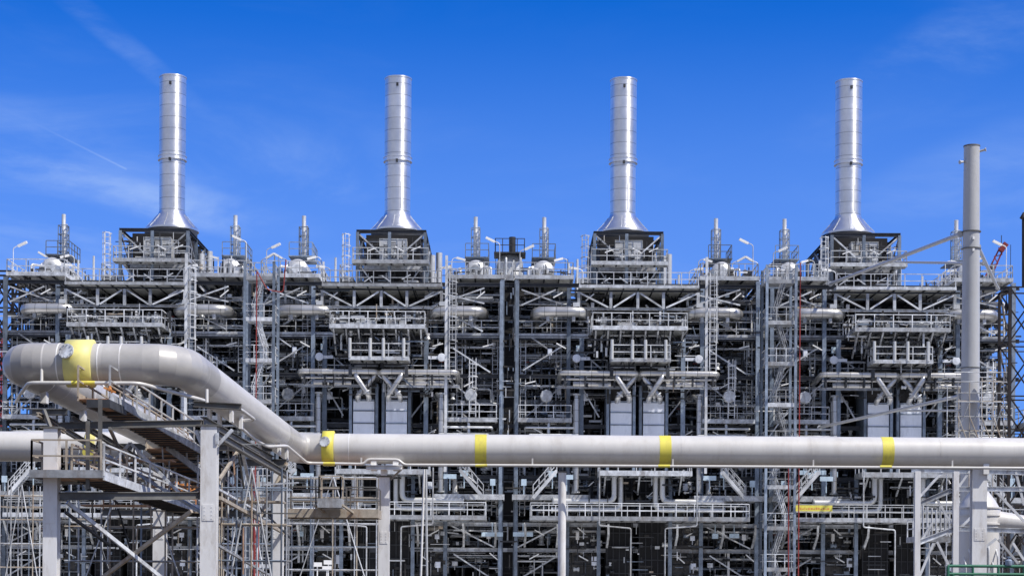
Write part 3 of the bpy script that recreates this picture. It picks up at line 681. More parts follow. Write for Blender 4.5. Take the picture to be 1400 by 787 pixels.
# --- random pipework, valves, trays and small boxes in each furnace's bays
def clutter():
    random.seed(11)
    rnd=random.uniform
    floors=[(0.3,4.2),(4.9,6.3),(7.2,8.3),(8.9,10.2),(10.6,14.0),(14.9,17.8),(18.4,20.9),(21.6,24.6)]
    # bays: (x0,x1)
    bays=[(-9.3,-5.4),(-5.2,-2.6),(2.8,5.0),(5.3,9.4)]
    mats=['galv','rail','drum','bluest','galv','white','bluest','dkst']
    for fz,(z0,z1) in enumerate(floors):
        for bi,(a,b) in enumerate(bays):
            wd=['in outer left bay','in inner left bay','in inner right bay','in outer right bay'][bi]
            lvl=['at ground level','above the ground level','at the long walkway','behind the main pipeline','just above the main pipeline','above the low platform','at coil height','below the roof deck'][fz]
            n=4 if (b-a)>3 else 2
            if z1-z0<1.2: n=1
            for k in range(n):
                kind=random.random(); y=rnd(142.9,146.5); r=random.choice((.05,.07,.07,.1,.14,.2)); m=random.choice(mats)
                if kind<.45:
                    z=rnd(z0+.3,z1-.1); xa,xb=a+rnd(-.8,.5),b+rnd(-.5,.8); 
                    pts=[(lx(xa),y,z),(lx(xb),y,z)]
                    if random.random()<.6: pts=[(lx(xa),y,z0)]+pts if random.random()<.5 else pts+[(lx(xb),y,z0)]
                    if random.random()<.4: pts=pts+[(pts[-1][0],y+rnd(1,3),pts[-1][2])]
                elif kind<.8:
                    x=rnd(a+.2,b-.2); zz=rnd(z0+(z1-z0)*.5,z1)
                    pts=[(lx(x),y,z0),(lx(x),y,zz),(lx(x+rnd(-1.5,1.5)),y,zz),]
                    if random.random()<.5: pts.append((pts[-1][0],y+2.5,zz))
                else:
                    x=rnd(a+.2,b-.2); zz=rnd(z0+.3,z1); pts=[(lx(x),y,zz),(lx(x),y+rnd(1,5),zz+rnd(-.2,.2))]
                    r*=1.4
                thin=r<.09
                t=ipipe(('thin grey conduit ' if thin else 'grey process pipe ')+wd+' '+lvl+', {o} chimney',pts,r,m,name='conduit' if thin else 'process_pipe',group=('conduits' if thin else 'process pipes')+' in the furnace bays',n=6 if r<.1 else 10,flange=not thin); reg(t)
            for k in range(1 if (b-a)<3 else 2):
                t=valve('small valve '+wd+' '+lvl+', {o} chimney',(lx(rnd(a+.3,b-.3)),rnd(142.6,143.6),z0+rnd(.3,.7)),rnd(.2,.34),random.choice(('galv','drum','bluest')),'small valves in the furnace bays',random.choice(('dkst','dkst','red','galv'))); reg(t)
            if random.random()<.75:
                t=striplight('slim white strip lamp '+wd+' '+lvl+', {o} chimney',(lx(rnd(a+.5,b-.5)),141.6,z1-rnd(.2,.5)),random.choice((.5,-.5,.25,.7,-.7)),'strip lamps in the furnace bays'); reg(t)
            if random.random()<.6:
                x=lx(rnd(a+.4,b-.4)); z=rnd(z0+.3,max(z0+.4,z1-.8)); w_=rnd(.25,.5); h_=rnd(.3,.7)
                q=MB().box(x-w_/2,x+w_/2,142.0,142.2,z,z+h_); q.box(x-w_*.35,x+w_*.35,141.97,142.0,z+.05,z+h_-.05); q.bar((x,142.1,z),(x,142.1,z-.3),.05)
                t=single('junction_box',q,random.choice(('panel','white','galv','sign')),(x,142,z),'small pale junction box '+wd+' '+lvl+', {o} chimney','junction box','small junction boxes in the furnace bays'); reg(t)
            if (b-a)>3 and z1-z0>1.2:
                z=z1-rnd(.2,.6); y=rnd(142.9,144.5); q=MB()
                for sy in (0,.5): q.box(lx(a-.2),lx(b+.2),y+sy,y+sy+.03,z,z+.12)
                x=a
                while x<b: q.box(lx(x),lx(x+.05),y+.03,y+.5,z,z+.03); x+=.4
                for xx in (a+.6,b-.6): q.bar((lx(xx),y+.25,z),(lx(xx),y+.25,z1),.05)
                t=single('cable_tray',q,'rail',(lx(a),y,z),'ladder-like cable tray '+wd+' '+lvl+', {o} chimney','cable tray','cable trays in the furnace bays'); reg(t)
clutter()
bpy.context.view_layer.update()
kmap={}
for o in list(bpy.data.objects):
    if o.parent: kmap.setdefault(o.parent.name,[]).append(o)
for t in UT:
    tpl=t['label']
    for k in (1,2,3):
        dup(t,kmap,20.0*k,tpl.replace('{o}',ORD[k]))
    t['label']=tpl.replace('{o}',ORD[0])

exec_gap=None
# ------------------------------------------------------------------ between the furnace blocks
for k,(x,red) in enumerate(((-18.95,1),(20.6,1))):
    near=['between the two chimneys at the left end','between the two chimneys at the right end'][k]
    z0=0.0
    stair_tower('stair_tower','tall zigzag steel stair tower '+near,x,137.4,0,24.9,2.2,2.6,group='stair towers between the furnaces')
    m=MB(); xr=x+(-.15 if k==0 else 1.35)
    m.tube([(xr,137.0,0),(xr,137.0,25.3)],.045,8); m.tube([(xr,137.0,25.3),(xr+.8*(1 if k==0 else -.0),137.0,23.9),(xr+2.0*(1 if k==0 else 0),137.0,23.7),(xr+2.2*(1 if k==0 else 0),137.0,26.2)],.045,8,.3)
    single('fire_water_riser',m,'red',(xr,137,0),'thin red fire-water riser on the stair tower '+near,'pipe')
# central gap columns
for sx in (-.62,.62):
    t=thing('gap_column',(sx,141.5,0),'tall blue-grey column '+('west' if sx<0 else 'east')+' of the dark slot between the two middle chimneys','column','pair of columns in the middle slot')
    MB().hb((sx,141.5,0),(sx,141.5,25.4),.26,.3,.04,(0,1,0)).obj('shaft','bluest',t)
    MB().box(sx-.25,sx+.25,141.2,141.8,0,.1).obj('base_plate','galv',t)
single('slot_shade_fill',MB().box(-.5,.5,143,156,0.02,25.7),'black',(0,143,0),'black fill painted as gap shade between the two middle furnaces','wall')  # gap filler, its black colour stands for deep shade
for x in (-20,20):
    single('slot_shade_fill',MB().box(x-.5,x+.5,150.5,156,0.02,25.3),'black',(x,150.5,0),'black fill painted as gap shade behind the '+('left-end' if x<0 else 'right-end')+' stair tower','wall')
# the round vessel with platform on the roof between the middle drums
c=P(697,352,150)
t=thing('roof_vessel',(c.x,150,26.0),'squat round-topped vessel with railed top between the two middle chimneys','vessel')
MB().lathe((c.x,150,0),[(1.1,26.0),(1.1,28.0),(.95,28.6),(.5,29.1),(.05,29.2)],24).obj('shell','drum',t)
r=MB(); rail(r,[(c.x-1.2,148.6,29.0),(c.x+1.2,148.6,29.0),(c.x+1.2,151,29.0)],sp=.6); rail(r,[(c.x-1.2,148.6,29.0),(c.x-1.2,151,29.0)],sp=.6); r.box(c.x-1.3,c.x+1.3,148.5,151.2,28.9,29.0); r.obj('top_railing','dkst',t)
for k in range(4):
    MB().tube([(c.x-.9+.6*k,148.5,26.1),(c.x-.9+.6*k,148.5,28.2+.3*(k%2)),(c.x-.9+.6*k,149.4,28.6)],.09,8,.2).obj('nozzle_pipe','galv',t)
MB().tube([(c.x+.2,149.6,29.0),(c.x+.2,149.6,30.4)],.28,10).obj('relief_valve','dkst',t)
platform('bridge_deck','railed bridge between the two middle drum decks under the squat vessel',-.98+.7,.98-.7,142.6,156,26.0,'f',fascia=.32)

# ------------------------------------------------------------------ tangle of small lines nobody could count
def tangle():
    random.seed(77); rnd=random.uniform; mb=MB(); mb.mi=[]
    mats=['galv','rail','bluest','dkst','drum','white','beige','brown']
    wts=[2.2,2.4,3,12,1.2,.8,.6,8]
    def put(fn):
        n0=len(mb.f); fn(); k=random.choices(range(len(mats)),wts)[0]; mb.mi += [k]*(len(mb.f)-n0)
    bays=[(-9.3,-4.6,6),(-4.4,-2.4,2.0),(2.4,4.6,2.0),(4.7,9.5,6)]
    for u in range(4):
        cx=-30+20*u
        for i in range(2500):
            a,b,_=random.choices(bays,[x[2] for x in bays])[0]
            z=rnd(.4,25.2) if random.random()<.75 else random.choice((4.5,6.9,10.4,14.6,18.2,21.4,25.0))-rnd(.2,.9)
            if z<.3: continue
            x=cx+rnd(a,b); y=rnd(142.7,147.5) if random.random()<.8 else rnd(147,151.5); r=random.choice((.03,.035,.045,.06,.08,.11)); q=random.random()
            if q<.38: L_=rnd(.5,4.0); put(lambda: mb.bar((x-L_/2,y,z),(x+L_/2,y,z),r*1.5))
            elif q<.68: L_=rnd(.4,3.2); put(lambda: mb.bar((x,y,z-L_/2 if z>L_/2+.1 else .1),(x,y,z+L_/2),r*1.6))
            elif q<.80: L_=rnd(.8,4.0); put(lambda: mb.bar((x,y-L_/2 if y-L_/2>142.3 else 142.3,z),(x,y+L_/2,z),r*2))
            elif q<.86: put(lambda: mb.bar((x,y,z),(x+rnd(-1.2,1.2),y+rnd(-.3,.3),z+rnd(-1,1)),r))
            elif q<.93: w=rnd(.1,.35); h=rnd(.12,.45); put(lambda: mb.box(x-w,x+w,y,y+.25,z,z+h))
            else: w=rnd(.1,.26); put(lambda: mb.lathe((x,y,z),[(w*.5,-w*1.2),(w,-w),(w*.6,0),(w,w),(w*.5,w*1.3)],8,random.choice(('X','Z'))))
        # below and above the centre platforms
        for i in range(420):
            x=cx+rnd(-4.2,4.2); zone=random.choice(((19.2,21.0,140.9,143.5),(21.6,22.5,138.2,139.6),(19.2,21.2,138.4,139.8),(17.0,18.6,139.1,140.3),(16.2,18.0,140.2,141.3),(21.7,23.9,142.5,145.5),(8.0,10.3,139.0,141.2),(12.2,14.0,142,146)))
            z=rnd(*zone[:2]); y=rnd(*zone[2:]); r=random.choice((.03,.045,.06,.09)); q=random.random()
            if zone[0]==12.2 and abs(abs(x-cx)-1.27)<1.3: continue
            if q<.4: L_=rnd(.3,2.0); put(lambda: mb.bar((x-L_/2,y,z),(x+L_/2,y,z),r*1.5))
            elif q<.7: L_=rnd(.3,1.4); put(lambda: mb.bar((x,y,z-L_/2),(x,y,z+L_/2),r*1.6))
            elif q<.85: put(lambda: mb.bar((x,y,z),(x+rnd(-.8,.8),y+rnd(-.3,.3),z+rnd(-.7,.7)),r*1.2))
            else: w=rnd(.08,.2); put(lambda: mb.lathe((x,y,z),[(w*.5,-w*1.2),(w,-w),(w*.6,0),(w,w),(w*.5,w*1.3)],8,random.choice(('X','Z'))))
        for i in range(300):
            x=cx+rnd(-5.2,5.2); y=rnd(140.6,143.3); z=rnd(.5,6.2) if i%3 else rnd(7.2,8.6); r=random.choice((.03,.04,.05,.08)); q=random.random()
            if q<.35: L_=rnd(.3,1.8); put(lambda: mb.bar((x-L_/2,y,z),(x+L_/2,y,z),r*1.5))
            elif q<.6: L_=rnd(.3,1.6); put(lambda: mb.bar((x,y,z-L_/4),(x,y,z+L_/2),r*1.6))
            elif q<.8: w=rnd(.06,.25); put(lambda: mb.box(x-w,x+w,y,y+.15,z,z+w*1.3))
            else: w=rnd(.08,.22); put(lambda: mb.lathe((x,y,z),[(w*.5,-w*1.2),(w,-w),(w*.6,0),(w,w),(w*.5,w*1.3)],8,random.choice(('X','Z'))))
        # on the roof decks round the drums
        for i in range(260):
            s=random.choice((-1,1)); x=cx+s*rnd(5.1,9.3); y=rnd(145,155); z0=26.0; h=rnd(.4,2.3); r=random.choice((.03,.045,.06)); q=random.random()
            if q<.5: put(lambda: mb.bar((x,y,z0),(x,y,z0+h*.9),r*1.5))
            elif q<.8: L_=rnd(.3,1.6); put(lambda: mb.bar((x-L_/2,y,z0+h*.5),(x+L_/2,y,z0+h*.5),r*1.5))
            elif q<.92: w=rnd(.08,.25); put(lambda: mb.box(x-w,x+w,y,y+.3,z0+.02,z0+.2+h*.45))
            else: w=rnd(.1,.2); put(lambda: mb.lathe((x,y,z0+h*.5),[(w*.5,-w*1.2),(w,-w),(w*.6,0),(w,w),(w*.5,w*1.3)],8,'Z'))
        for i in range(120):
            x=cx+rnd(-2.8,2.8); y=rnd(152.9,153.7); z=random.choice((rnd(25.2,27.9),rnd(28.9,30.8))); r=.04; q=random.random()
            if q<.5: put(lambda: mb.bar((x,y,z),(x,y,z+rnd(.2,.9)),r*1.5))
            else: L_=rnd(.3,1.5); put(lambda: mb.bar((x-L_/2,y,z),(x+L_/2,y,z),r*1.5))
    # stair-tower slots and both ends
    for (xa,xb,zt,n) in ((-.85,.85,25,330),(-20.7,-19.3,25,260),(19.3,20.7,25,260),(-46,-40,14,330),(40,47,14,330),(-39.6,-38.9,20,40),(38.9,39.6,20,40)):
        for i in range(n):
            x=rnd(xa,xb); y=rnd(141,148); z=rnd(.5,zt); r=random.choice((.04,.05,.07)); L_=rnd(.3,2.0)
            put((lambda: mb.bar((x-L_/2,y,z),(x+L_/2,y,z),r*1.6)) if i%2 else (lambda: mb.bar((x,y,z),(x,y,z+L_*.7),r*1.6)))
    o=mb.obj('background_pipework',mats); o['kind']='stuff'
    o['label']='dense tangle of small lines, fittings and brackets filling the furnace structure'; o['category']='pipework'
tangle()

# ------------------------------------------------------------------ foreground pipeline
def build_pipeline():
    A=P(1400,617,84.6); z=P(694,614.3,84.6).z; D=84.6
    cR=V((PX(403,D,613),D,z)); zf=P(130,497,63).z
    fR=V((PX(247,63,497),63,zf)); fL=V((PX(24,63,497),63,zf))
    cL=V((cR.x-5.2,D,z))
    t=thing('pipeline',(0,D,z-.7),'fat grey pipeline crossing the view with a raised expansion loop and yellow bands','pipeline')
    r=.70
    # right run
    MB().tube([(80,D,z),(cR.x+1.9,D,z)],r,48).obj('straight_run','pipe',t)
    MB().tube([(cR.x+1.9,D,z),cR,cR.lerp(fR,.22)],r+.004,48,1.75,6,mitre=True).obj('elbow','clipy',t)
    a=cR.lerp(fR,.215); b=cR.lerp(fR,.86)
    MB().tube([a,b],r,48).obj('loop_leg','pipe',t)
    MB().tube([cR.lerp(fR,.855),fR,fR+V((-2.6,0,0))],r+.006,48,3.4,5,mitre=True).obj('elbow','clipy',t)
    MB().tube([fR+V((-2.55,0,0)),fL+V((1.5,0,0))],r,48).obj('loop_front','clip',t)
    MB().tube([fL+V((1.5,0,0)),fL,fL.lerp(cL,.12)],r+.004,48,1.6,5,mitre=True).obj('elbow','clip',t)
    MB().tube([fL.lerp(cL,.11),fL.lerp(cL,.93)],r,48).obj('loop_leg','clipy',t)
    MB().tube([fL.lerp(cL,.92),cL,cL+V((-1.9,0,0))],r+.004,48,1.5,5,mitre=True).obj('elbow','pipe',t)
    MB().tube([cL+V((-1.88,0,0)),(-60,D,z)],r,48).obj('straight_run','pipe',t)
    # weld rings on loop
    for p,d in ((fR+V((-2.0,0,0)),(1,0,0)),(fL+V((1.5,0,0)),(1,0,0)),(fL+V((2.9,0,0)),(1,0,0))):
        MB().tube([V(p)-V(d)*.02,V(p)+V(d)*.02],r+.012,48).obj('weld_ring','white',t)
    for q in (.1,.3,.5,.7):
        p=fL.lerp(cL,q); d=(cL-fL).normalized(); MB().tube([p-d*.02,p+d*.02],r+.012,48).obj('weld_ring','white',t)
    # yellow collar on the loop
    xb=PX(112,63,497); d=V((1,0,0))
    cb=MB().tube([(xb-.5,63,zf),(xb-.48,63,zf),(xb+.42,63,zf),(xb+.45,63,zf)],[r+.02,r+.13,r+.13,r+.02],48).obj('yellow_collar','pyel',t)
    fl=MB(); c=V((xb-.3,63-.72,zf+.28)); nd=V((-.25,-.9,.3)).normalized()
    fl.tube([c,c+nd*.12],.2,20); fl.tube([c+nd*.12,c+nd*.18],.27,20)
    for k in range(10):
        an=k*math.pi/5; a1=nd.orthogonal().normalized(); b1=nd.cross(a1); q=c+(a1*math.cos(an)+b1*math.sin(an))*.23+nd*.17; fl.tube([q,q+nd*.05],.022,6)
    fl.obj('blind_flange','galv',cb,t)
    xb=PX(450,D,613)
    cb=MB().tube([(xb-.3,D,z),(xb-.28,D,z),(xb+.24,D,z),(xb+.26,D,z)],[r+.02,r+.12,r+.12,r+.02],48).obj('yellow_collar','yellow',t)
    fl=MB(); c=V((xb-.1,D-.74,z+.22)); nd=V((-.2,-.93,.25)).normalized()
    fl.tube([c,c+nd*.1],.18,20); fl.tube([c+nd*.1,c+nd*.16],.25,20)
    for k in range(10):
        an=k*math.pi/5; a1=nd.orthogonal().normalized(); b1=nd.cross(a1); q=c+(a1*math.cos(an)+b1*math.sin(an))*.21+nd*.15; fl.tube([q,q+nd*.05],.022,6)
    fl.obj('blind_flange','galv',cb,t)
    for px in (657.5,908.5,1211):
        x=PX(px,D,613); MB().tube([(x-.27,D,z),(x+.27,D,z)],r+.008,48).obj('yellow_band','yellow',t)
    xb=PX(128,D,613); cb=MB().tube([(xb-.25,D,z),(xb+.2,D,z)],r+.1,40).obj('yellow_collar','pyel',t)
    q=MB().tube([(xb,D-.75,z-.3),(xb,D-1.15,z-.32)],.26,18).obj('flange_cap','yellow',cb,t)
    for px in (310,470,): 
        x=PX(px+10,D,613); 
    for px in (478,): MB().tube([(PX(px,D,613)-.015,D,z),(PX(px,D,613)+.015,D,z)],r+.01,48).obj('weld_ring','white',t)
    for x in range(-4,52,6):
        if abs(x+.4-PX(657.5,D,613))>.5: MB().tube([(x,D,z),(x+.05,D,z)],r+.006,48).obj('weld_ring','pipe',t)
    # pipe shoes with supports
    for px in (512,542,1345):
        x=PX(px,D,613)
        MB().box(x-.13,x+.13,D-.5,D+.3,z-1.02,z-.55).obj('pipe_shoe','white',t)
        MB().box(x-.24,x+.24,D-.56,D-.5,z-.42,z-.36).obj('pad_edge','white',t)
    # loop leg shoes
    for q in (.18,.26,.62,.70):
        p=cR.lerp(fR,q); MB().box(p.x-.55,p.x-.42,p.y-.2,p.y+.2,p.z-1.05,p.z-.4).obj('pipe_shoe','white',t); MB().box(p.x+.3,p.x+.42,p.y-.2,p.y+.2,p.z-1.05,p.z-.4).obj('pipe_shoe','white',t)
    for q in (.1,.3):
        p=fL.lerp(cL,q); m=MB(); m.box(p.x+.1,p.x+.3,p.y-.2,p.y+.2,p.z-1.05,p.z-.4); m.obj('pipe_shoe','white',t)
    # tracer line
    t2=thing('tracer_pipe',P(700,637,83.7),'thin grey line running below the fat pipeline and round its loop','pipe')
    pts=[P(22,549,67),P(26,541,64.5),P(39,523,62.2),P(190,523.5,62.2),P(279,547,64.5),P(291,555,65.5),P(317,558,68),P(332,563,69.5)]
    MB().tube(pts,.068,10,.3,4).obj('loop_tube','pipe',t2)
    pts=[P(317,557,68),P(330,560,69),P(349,574,71),P(328,574.5,71.5),P(330,585,72),P(348,600,75),P(365,610,77),P(392,609,79),P(420,632.5,83.7),P(497,634,83.7),P(503,627.5,83.7),P(545,628,83.7),P(552,635,83.7),P(1400,639.5,83.7),P(1900,643,83.7)]
    MB().tube(pts,.068,10,.3,4).obj('straight_tube','pipe',t2)
    MB().tube([P(98,523.2,62.2),P(130,523.2,62.2)],.076,10).obj('yellow_band','yellow',t2)
    for px in (658,908,1211): MB().tube([P(px-8,636+(px-694)*.0035,83.7),P(px+8,636+(px-694)*.0035,83.7)],.076,10).obj('yellow_band','yellow',t2)
    MB().tube([P(442,633.2,83.7),P(458,633.3,83.7)],.076,10).obj('yellow_band','yellow',t2)
    for px,py in ((57,514),(283,542)): MB().tube([P(px,py-10,62.4),P(px,py+8,62.3)],.055,8).obj('hanger','pipe',t2)
    for px in (494,728,920,1112,1302): MB().bar(P(px,626+(px-694)*.005,83.75),P(px,637+(px-694)*.0035,83.75),.07).obj('hanger','pipe',t2)
build_pipeline()

# ------------------------------------------------------------------ foreground supports
def pcol(px0,px1,ytop,D,label,m='white',arms=True,depth=.5):
    a=P(px0,ytop,D); b=P(px1,ytop,D); xc=(a.x+b.x)/2; w=b.x-a.x; zt=a.z
    t=thing('pipe_support_column',(xc,D,0),label,'column','pale columns carrying the pipeline')
    MB().hb((xc,D,0),(xc,D,zt),w,depth,.05,(0,1,0)).obj('shaft',m,t)
    MB().box(xc-w*.75,xc+w*.75,D-depth*.6,D+depth*.6,zt+.002,zt+.06).obj('cap_plate','fgst',t)
    MB().box(xc-w,xc+w,D-depth,D+depth,.02,.12).obj('base_plate','white',t)
    zs_=zt*.58; m=MB().box(xc-w*.36,xc+w*.36,D-depth/2-.018,D-depth/2-.003,zs_-.28,zs_+.28)
    for a in (-.22,.22):
        for b in (-.2,-.07,.07,.2): m.box(xc+a*w-.011,xc+a*w+.011,D-depth/2-.036,D-depth/2-.019,zs_+b-.011,zs_+b+.011)
    m.obj('splice_plate','white',t)
    return xc,zt
def skewcol(px0,px1,ytop,D,label,side=.35,**k): return pcol(px0,px1,ytop,D,label,**k)
xA,zA=pcol(62,81,586,61,'broad pale column under the near landing at the far left')
xB,zB=pcol(276,298,583,64,'broad pale column in front, under the descending leg of the loop')
xC,zC=pcol(211,228,640,80,'pale column standing behind and between the two near columns')
xD,zD=pcol(372,388,638,80,'pale column where the loop leg meets the straight pipeline')
xE,zE=pcol(518.5,533,652,84.6,'pale column right under the twin pipe shoes',)
xG,zG=pcol(1328,1348,641,84.6,'pale column under the pipeline in front of the conical vessel')
t=thing('capped_pipe_post',(PX(768.5,84.6,700),84.6,0),'round off-white pipe post with rust streaks under the straight pipeline','post')
x=PX(768.5,84.6,700); MB().tube([(x,84.6,0),(x,84.6,PZ(645,84.6))],.185,20).obj('shaft','white',t); MB().lathe((x,84.6,PZ(645,84.6)),[(.24,.003),(.24,.07)],20).obj('cap_plate','fgst',t)
# head frame on column E
t=thing('support_head',(xE,84.6,zE),'bolted steel head with stub beam on the column under the twin pipe shoes','bracket')
MB().hb((PX(502,84.6,640),84.0,zE+.42),(PX(551,84.6,640),84.0,zE+.42),.3,.2,.03).obj('beam','white',t)
MB().hb((xE,84.3,zE+.07),(xE,84.3,zE+.32),.3,.3,.03,(0,1,0)).obj('stub','white',t)
MB().bar(P(534,655,84.6),P(552,638,84.6),.09).obj('brace','beige',t)

def seg(mb,a,b,w,h=None): return mb.bar(P(*a),P(*b),w,h)
def fgbeam(name,a,b,label,m='fgst',w=.2,h=.3,cat='beam',t_=.03,group='beams of the loop support rack'):
    p,q=P(*a),P(*b)
    return single(name,MB().hb(p,q,w,h,t_),m,p,label,cat,group)
# rack as one thing: beams & braces
t=thing('loop_support_rack',(P(180,600,70).x,62,0),'weathered steel rack of beams and diagonals carrying the expansion loop','steel rack')
B=[((80,582,62),(276,578,64),.2,.24,'fgst'),((82,678,61),(276,677,64),.2,.27,'fgst'),
   ((44,563,62),(92,563,62),.2,.22,'fgst'),((278,575,64),(372,628,80),.22,.3,'fgst'),((283,586,64.2),(395,651,80),.2,.28,'fgst'),
   ((60,570,61.5),(140,618,79),.14,.2,'fgst'),((98,572,62),(225,648,79),.14,.2,'fgst'),((52,566,61),(88,590,66),.12,.14,'beige'),
   ((330,632,80),(392,632,80),.25,.3,'fgst'),((140,610,80),(372,612,80),.2,.28,'fgst'),((140,700,80),(372,702,80),.2,.28,'fgst'),
   ((265,552,64),(330,556,64),.3,.22,'fgst')]
for a,b,w,h,mm in B: MB().hb(P(*a),P(*b),w,h,.03).obj('beam',mm,t)
D_=[((92,686,61.5),(222,790,64),.12,'galv'),((140,789,64),(262,698,62),.12,'beige'),((140,618,70),(276,700,64),.1,'galv'),((175,640,70),(150,585,62),.1,'fgst'),
    ((300,655,66),(328,612,72),.1,'beige'),((352,710,79),(330,610,70),.12,'galv'),((356,705,79),(392,632,80),.12,'beige'),
    ((298,608,64),(318,587,64),.12,'galv'),((276,608,64),(268,588,64),.12,'galv'),((300,680,64.5),(388,728,80),.12,'beige'),((298,668,64.5),(355,700,79),.08,'galv'),
    ((298,745,64.5),(370,787,79),.09,'galv'),((60,560,61.5),(75,600,61),.1,'fgst'),((147,640,66),(178,605,66),.1,'galv'),((178,605,66),(262,690,66),.1,'galv'),
    ((240,640,74),(222,700,80),.08,'beige'),((90,700,61),(150,745,70),.09,'dkst'),((200,700,75),(290,660,66),.07,'dkst')]
random.seed(41)
for k in range(34):
    x=random.uniform(95,268) if k%3 else random.uniform(300,368); y=random.uniform(585,735); D=random.uniform(64,76)
    q=random.random()
    if q<.4: D_.append(((x,y,D),(x+random.uniform(-4,4),y+random.uniform(30,90),D),.05,random.choice(('beige','galv','fgst','rust'))))
    elif q<.75: D_.append(((x,y,D),(x+random.uniform(25,70),y+random.uniform(-3,3),D),.05,random.choice(('beige','galv','fgst'))))
    else: D_.append(((x,y,D),(x+random.uniform(-50,50),y+random.uniform(20,60),D+2),.06,random.choice(('beige','galv','fgst','dkst'))))
for (xa,xb,y,D) in ((150,235,628,70),(180,268,664,72),(300,365,684,77),(110,200,690,66)):
    a=P(xa,y,D); b=P(xb,y,D); MB().box(a.x,b.x,D,D+.9,a.z-.03,a.z+.03).obj('plank','rust',t)
for a,b,w,mm in D_: MB().bar(P(*a),P(*b),w).obj('brace',mm,t)
for px,py,D in ((372,645,80),(298,600,64)): 
    q=P(px,py,D); MB().box(q.x-.05,q.x+.05,q.y-.3,q.y-.1,q.z-.2,q.z+.2).obj('gusset','galv',t)

# landing + stairs
def stair(label,a,b,wd,n,m='rust',rm='beige',rh=1.05):
    a,b=V(a),V(b); d=b-a; hd=V((d.x,d.y,0)).normalized(); sd=V((-hd.y,hd.x,0))
    t=thing('steel_stair',a,label,'stairs','rusty stairs of the loop rack')
    for s in (0,1):
        o_=sd*wd*s
        MB().bar(a+o_,b+o_,.06,.28).obj('stringer','beige' if s else 'galv',t)
        r=MB()
        for z in (rh,rh*.52): r.bar(a+o_+V((0,0,z)),b+o_+V((0,0,z)),.055)
        k=max(2,int(d.length/1.6))
        for i in range(k+1): c=a.lerp(b,i/k)+o_; r.bar(c,c+V((0,0,rh)),.06)
        r.obj('handrail',rm if s else 'rail',t)
    tr=MB()
    for i in range(1,n):
        c=a.lerp(b,i/n); 
        vs=[c-hd*.05,c+hd*.05,c+hd*.05+sd*wd,c-hd*.05+sd*wd]
        tr.add([v+V((0,0,-.17)) for v in vs]+[v+V((0,0,-.12)) for v in vs],[(3,2,1,0),(4,5,6,7),(0,1,5,4),(1,2,6,5),(2,3,7,6),(3,0,4,7)])
    tr.obj('tread_set','dkst',t)
    up=V((0,0,.03)); vs=[a,b,b+sd*wd,a+sd*wd]
    MB().add([v-up*3 for v in vs]+[v-up*2 for v in vs],[(3,2,1,0),(4,5,6,7),(0,1,5,4),(1,2,6,5),(2,3,7,6),(3,0,4,7)]).obj('soffit_plate',m,t)
    return t
q0=P(40,646,60); q1=P(140,646,60)
platform('stair_landing','railed stair landing with rusty grating under the expansion loop',q0.x,q1.x,60,64.2,q0.z,'flb',fascia=.15,joist=1.0,rm='beige',fm='galv',dm='rust')
stair('rusty stair climbing from the loop rack up toward the front bend',P(150,542,61.5),P(292,626,76),1.1,26)
stair('rusty stair going down and back from the railed landing',P(142,650,60.2),P(290,702,74),1.1,24)
stair('second rusty stair running down behind the near column',P(228,610,72),P(330,690,79),.9,16)
q0=P(120,551,61); q1=P(152,551,61)
platform('top_landing','small dark landing at the head of the rusty stair under the loop',q0.x,q1.x,60.8,63.5,q0.z,'',fascia=.16,fm='dkst',dm='rust',rm='fgst')
t=thing('orange_hook_block',P(150,532,61),'small orange rusty fitting hanging just under the yellow collar of the loop','fitting')
c=P(150,532,61); m=MB(); m.bar(c+V((-.2,0,.06)),c+V((.2,0,-.1)),.07); m.bar(c+V((0,0,.12)),c+V((.08,0,-.12)),.06); m.lathe(c,[(.05,-.08),(.08,0),(.05,.08)],8,'Y'); m.obj('body','orange',t)
# posts of landing
for px,py0,py1 in ((120,575,668),(137,545,655),):
    single('rack_post',MB().hb(P(px,py0,60.4),P(px,py1,60.4),.12,.12,.02),'fgst',P(px,py1,60.4),'thin dark post beside the stair landing, '+('nearer the loop end' if px==120 else 'at its corner'),'post')
# mid walkway x 388..520
q0=P(388,698,82); q1=P(517,698,82)
platform('pipeline_walkway','rusty railed walkway between two pale columns below the pipeline',q0.x,q1.x,82,84.2,q0.z,'fb',fascia=.28,rm='fgst',fm='beige',dm='rust',group=None)
q0=P(434,684,80.6); q1=P(467,684,80.6)
platform('inspection_stand','small beige railed stand projecting from the rusty walkway',q0.x,q1.x,80.6,81.9,q0.z,'flr',fascia=.3,rm='beige',fm='galv',dm='rust')
for i,(a,b) in enumerate(((468,690),(430,690))):
    single('stand_brace',MB().bar(P(a,b,80.7),P(a+20,b+14,82.5),.09),'beige',P(a,b,80.7),'rusty slanting brace under the small railed stand, '+('its outer one' if i==0 else 'its inner one'),'brace')

# twin white hoses / poles at 580
for i,(xa,xb) in enumerate(((580,575),(582.5,584))):
    ipipe('slim white upright pole under the pipeline, '+('the darker, leaning one of two' if i==0 else 'the brighter, straighter one of two'),[P(xa,641,90),P(xb,800,90)],.055,'drum' if i else 'white',name='hose_pole',group='pair of slim white poles',flange=False)

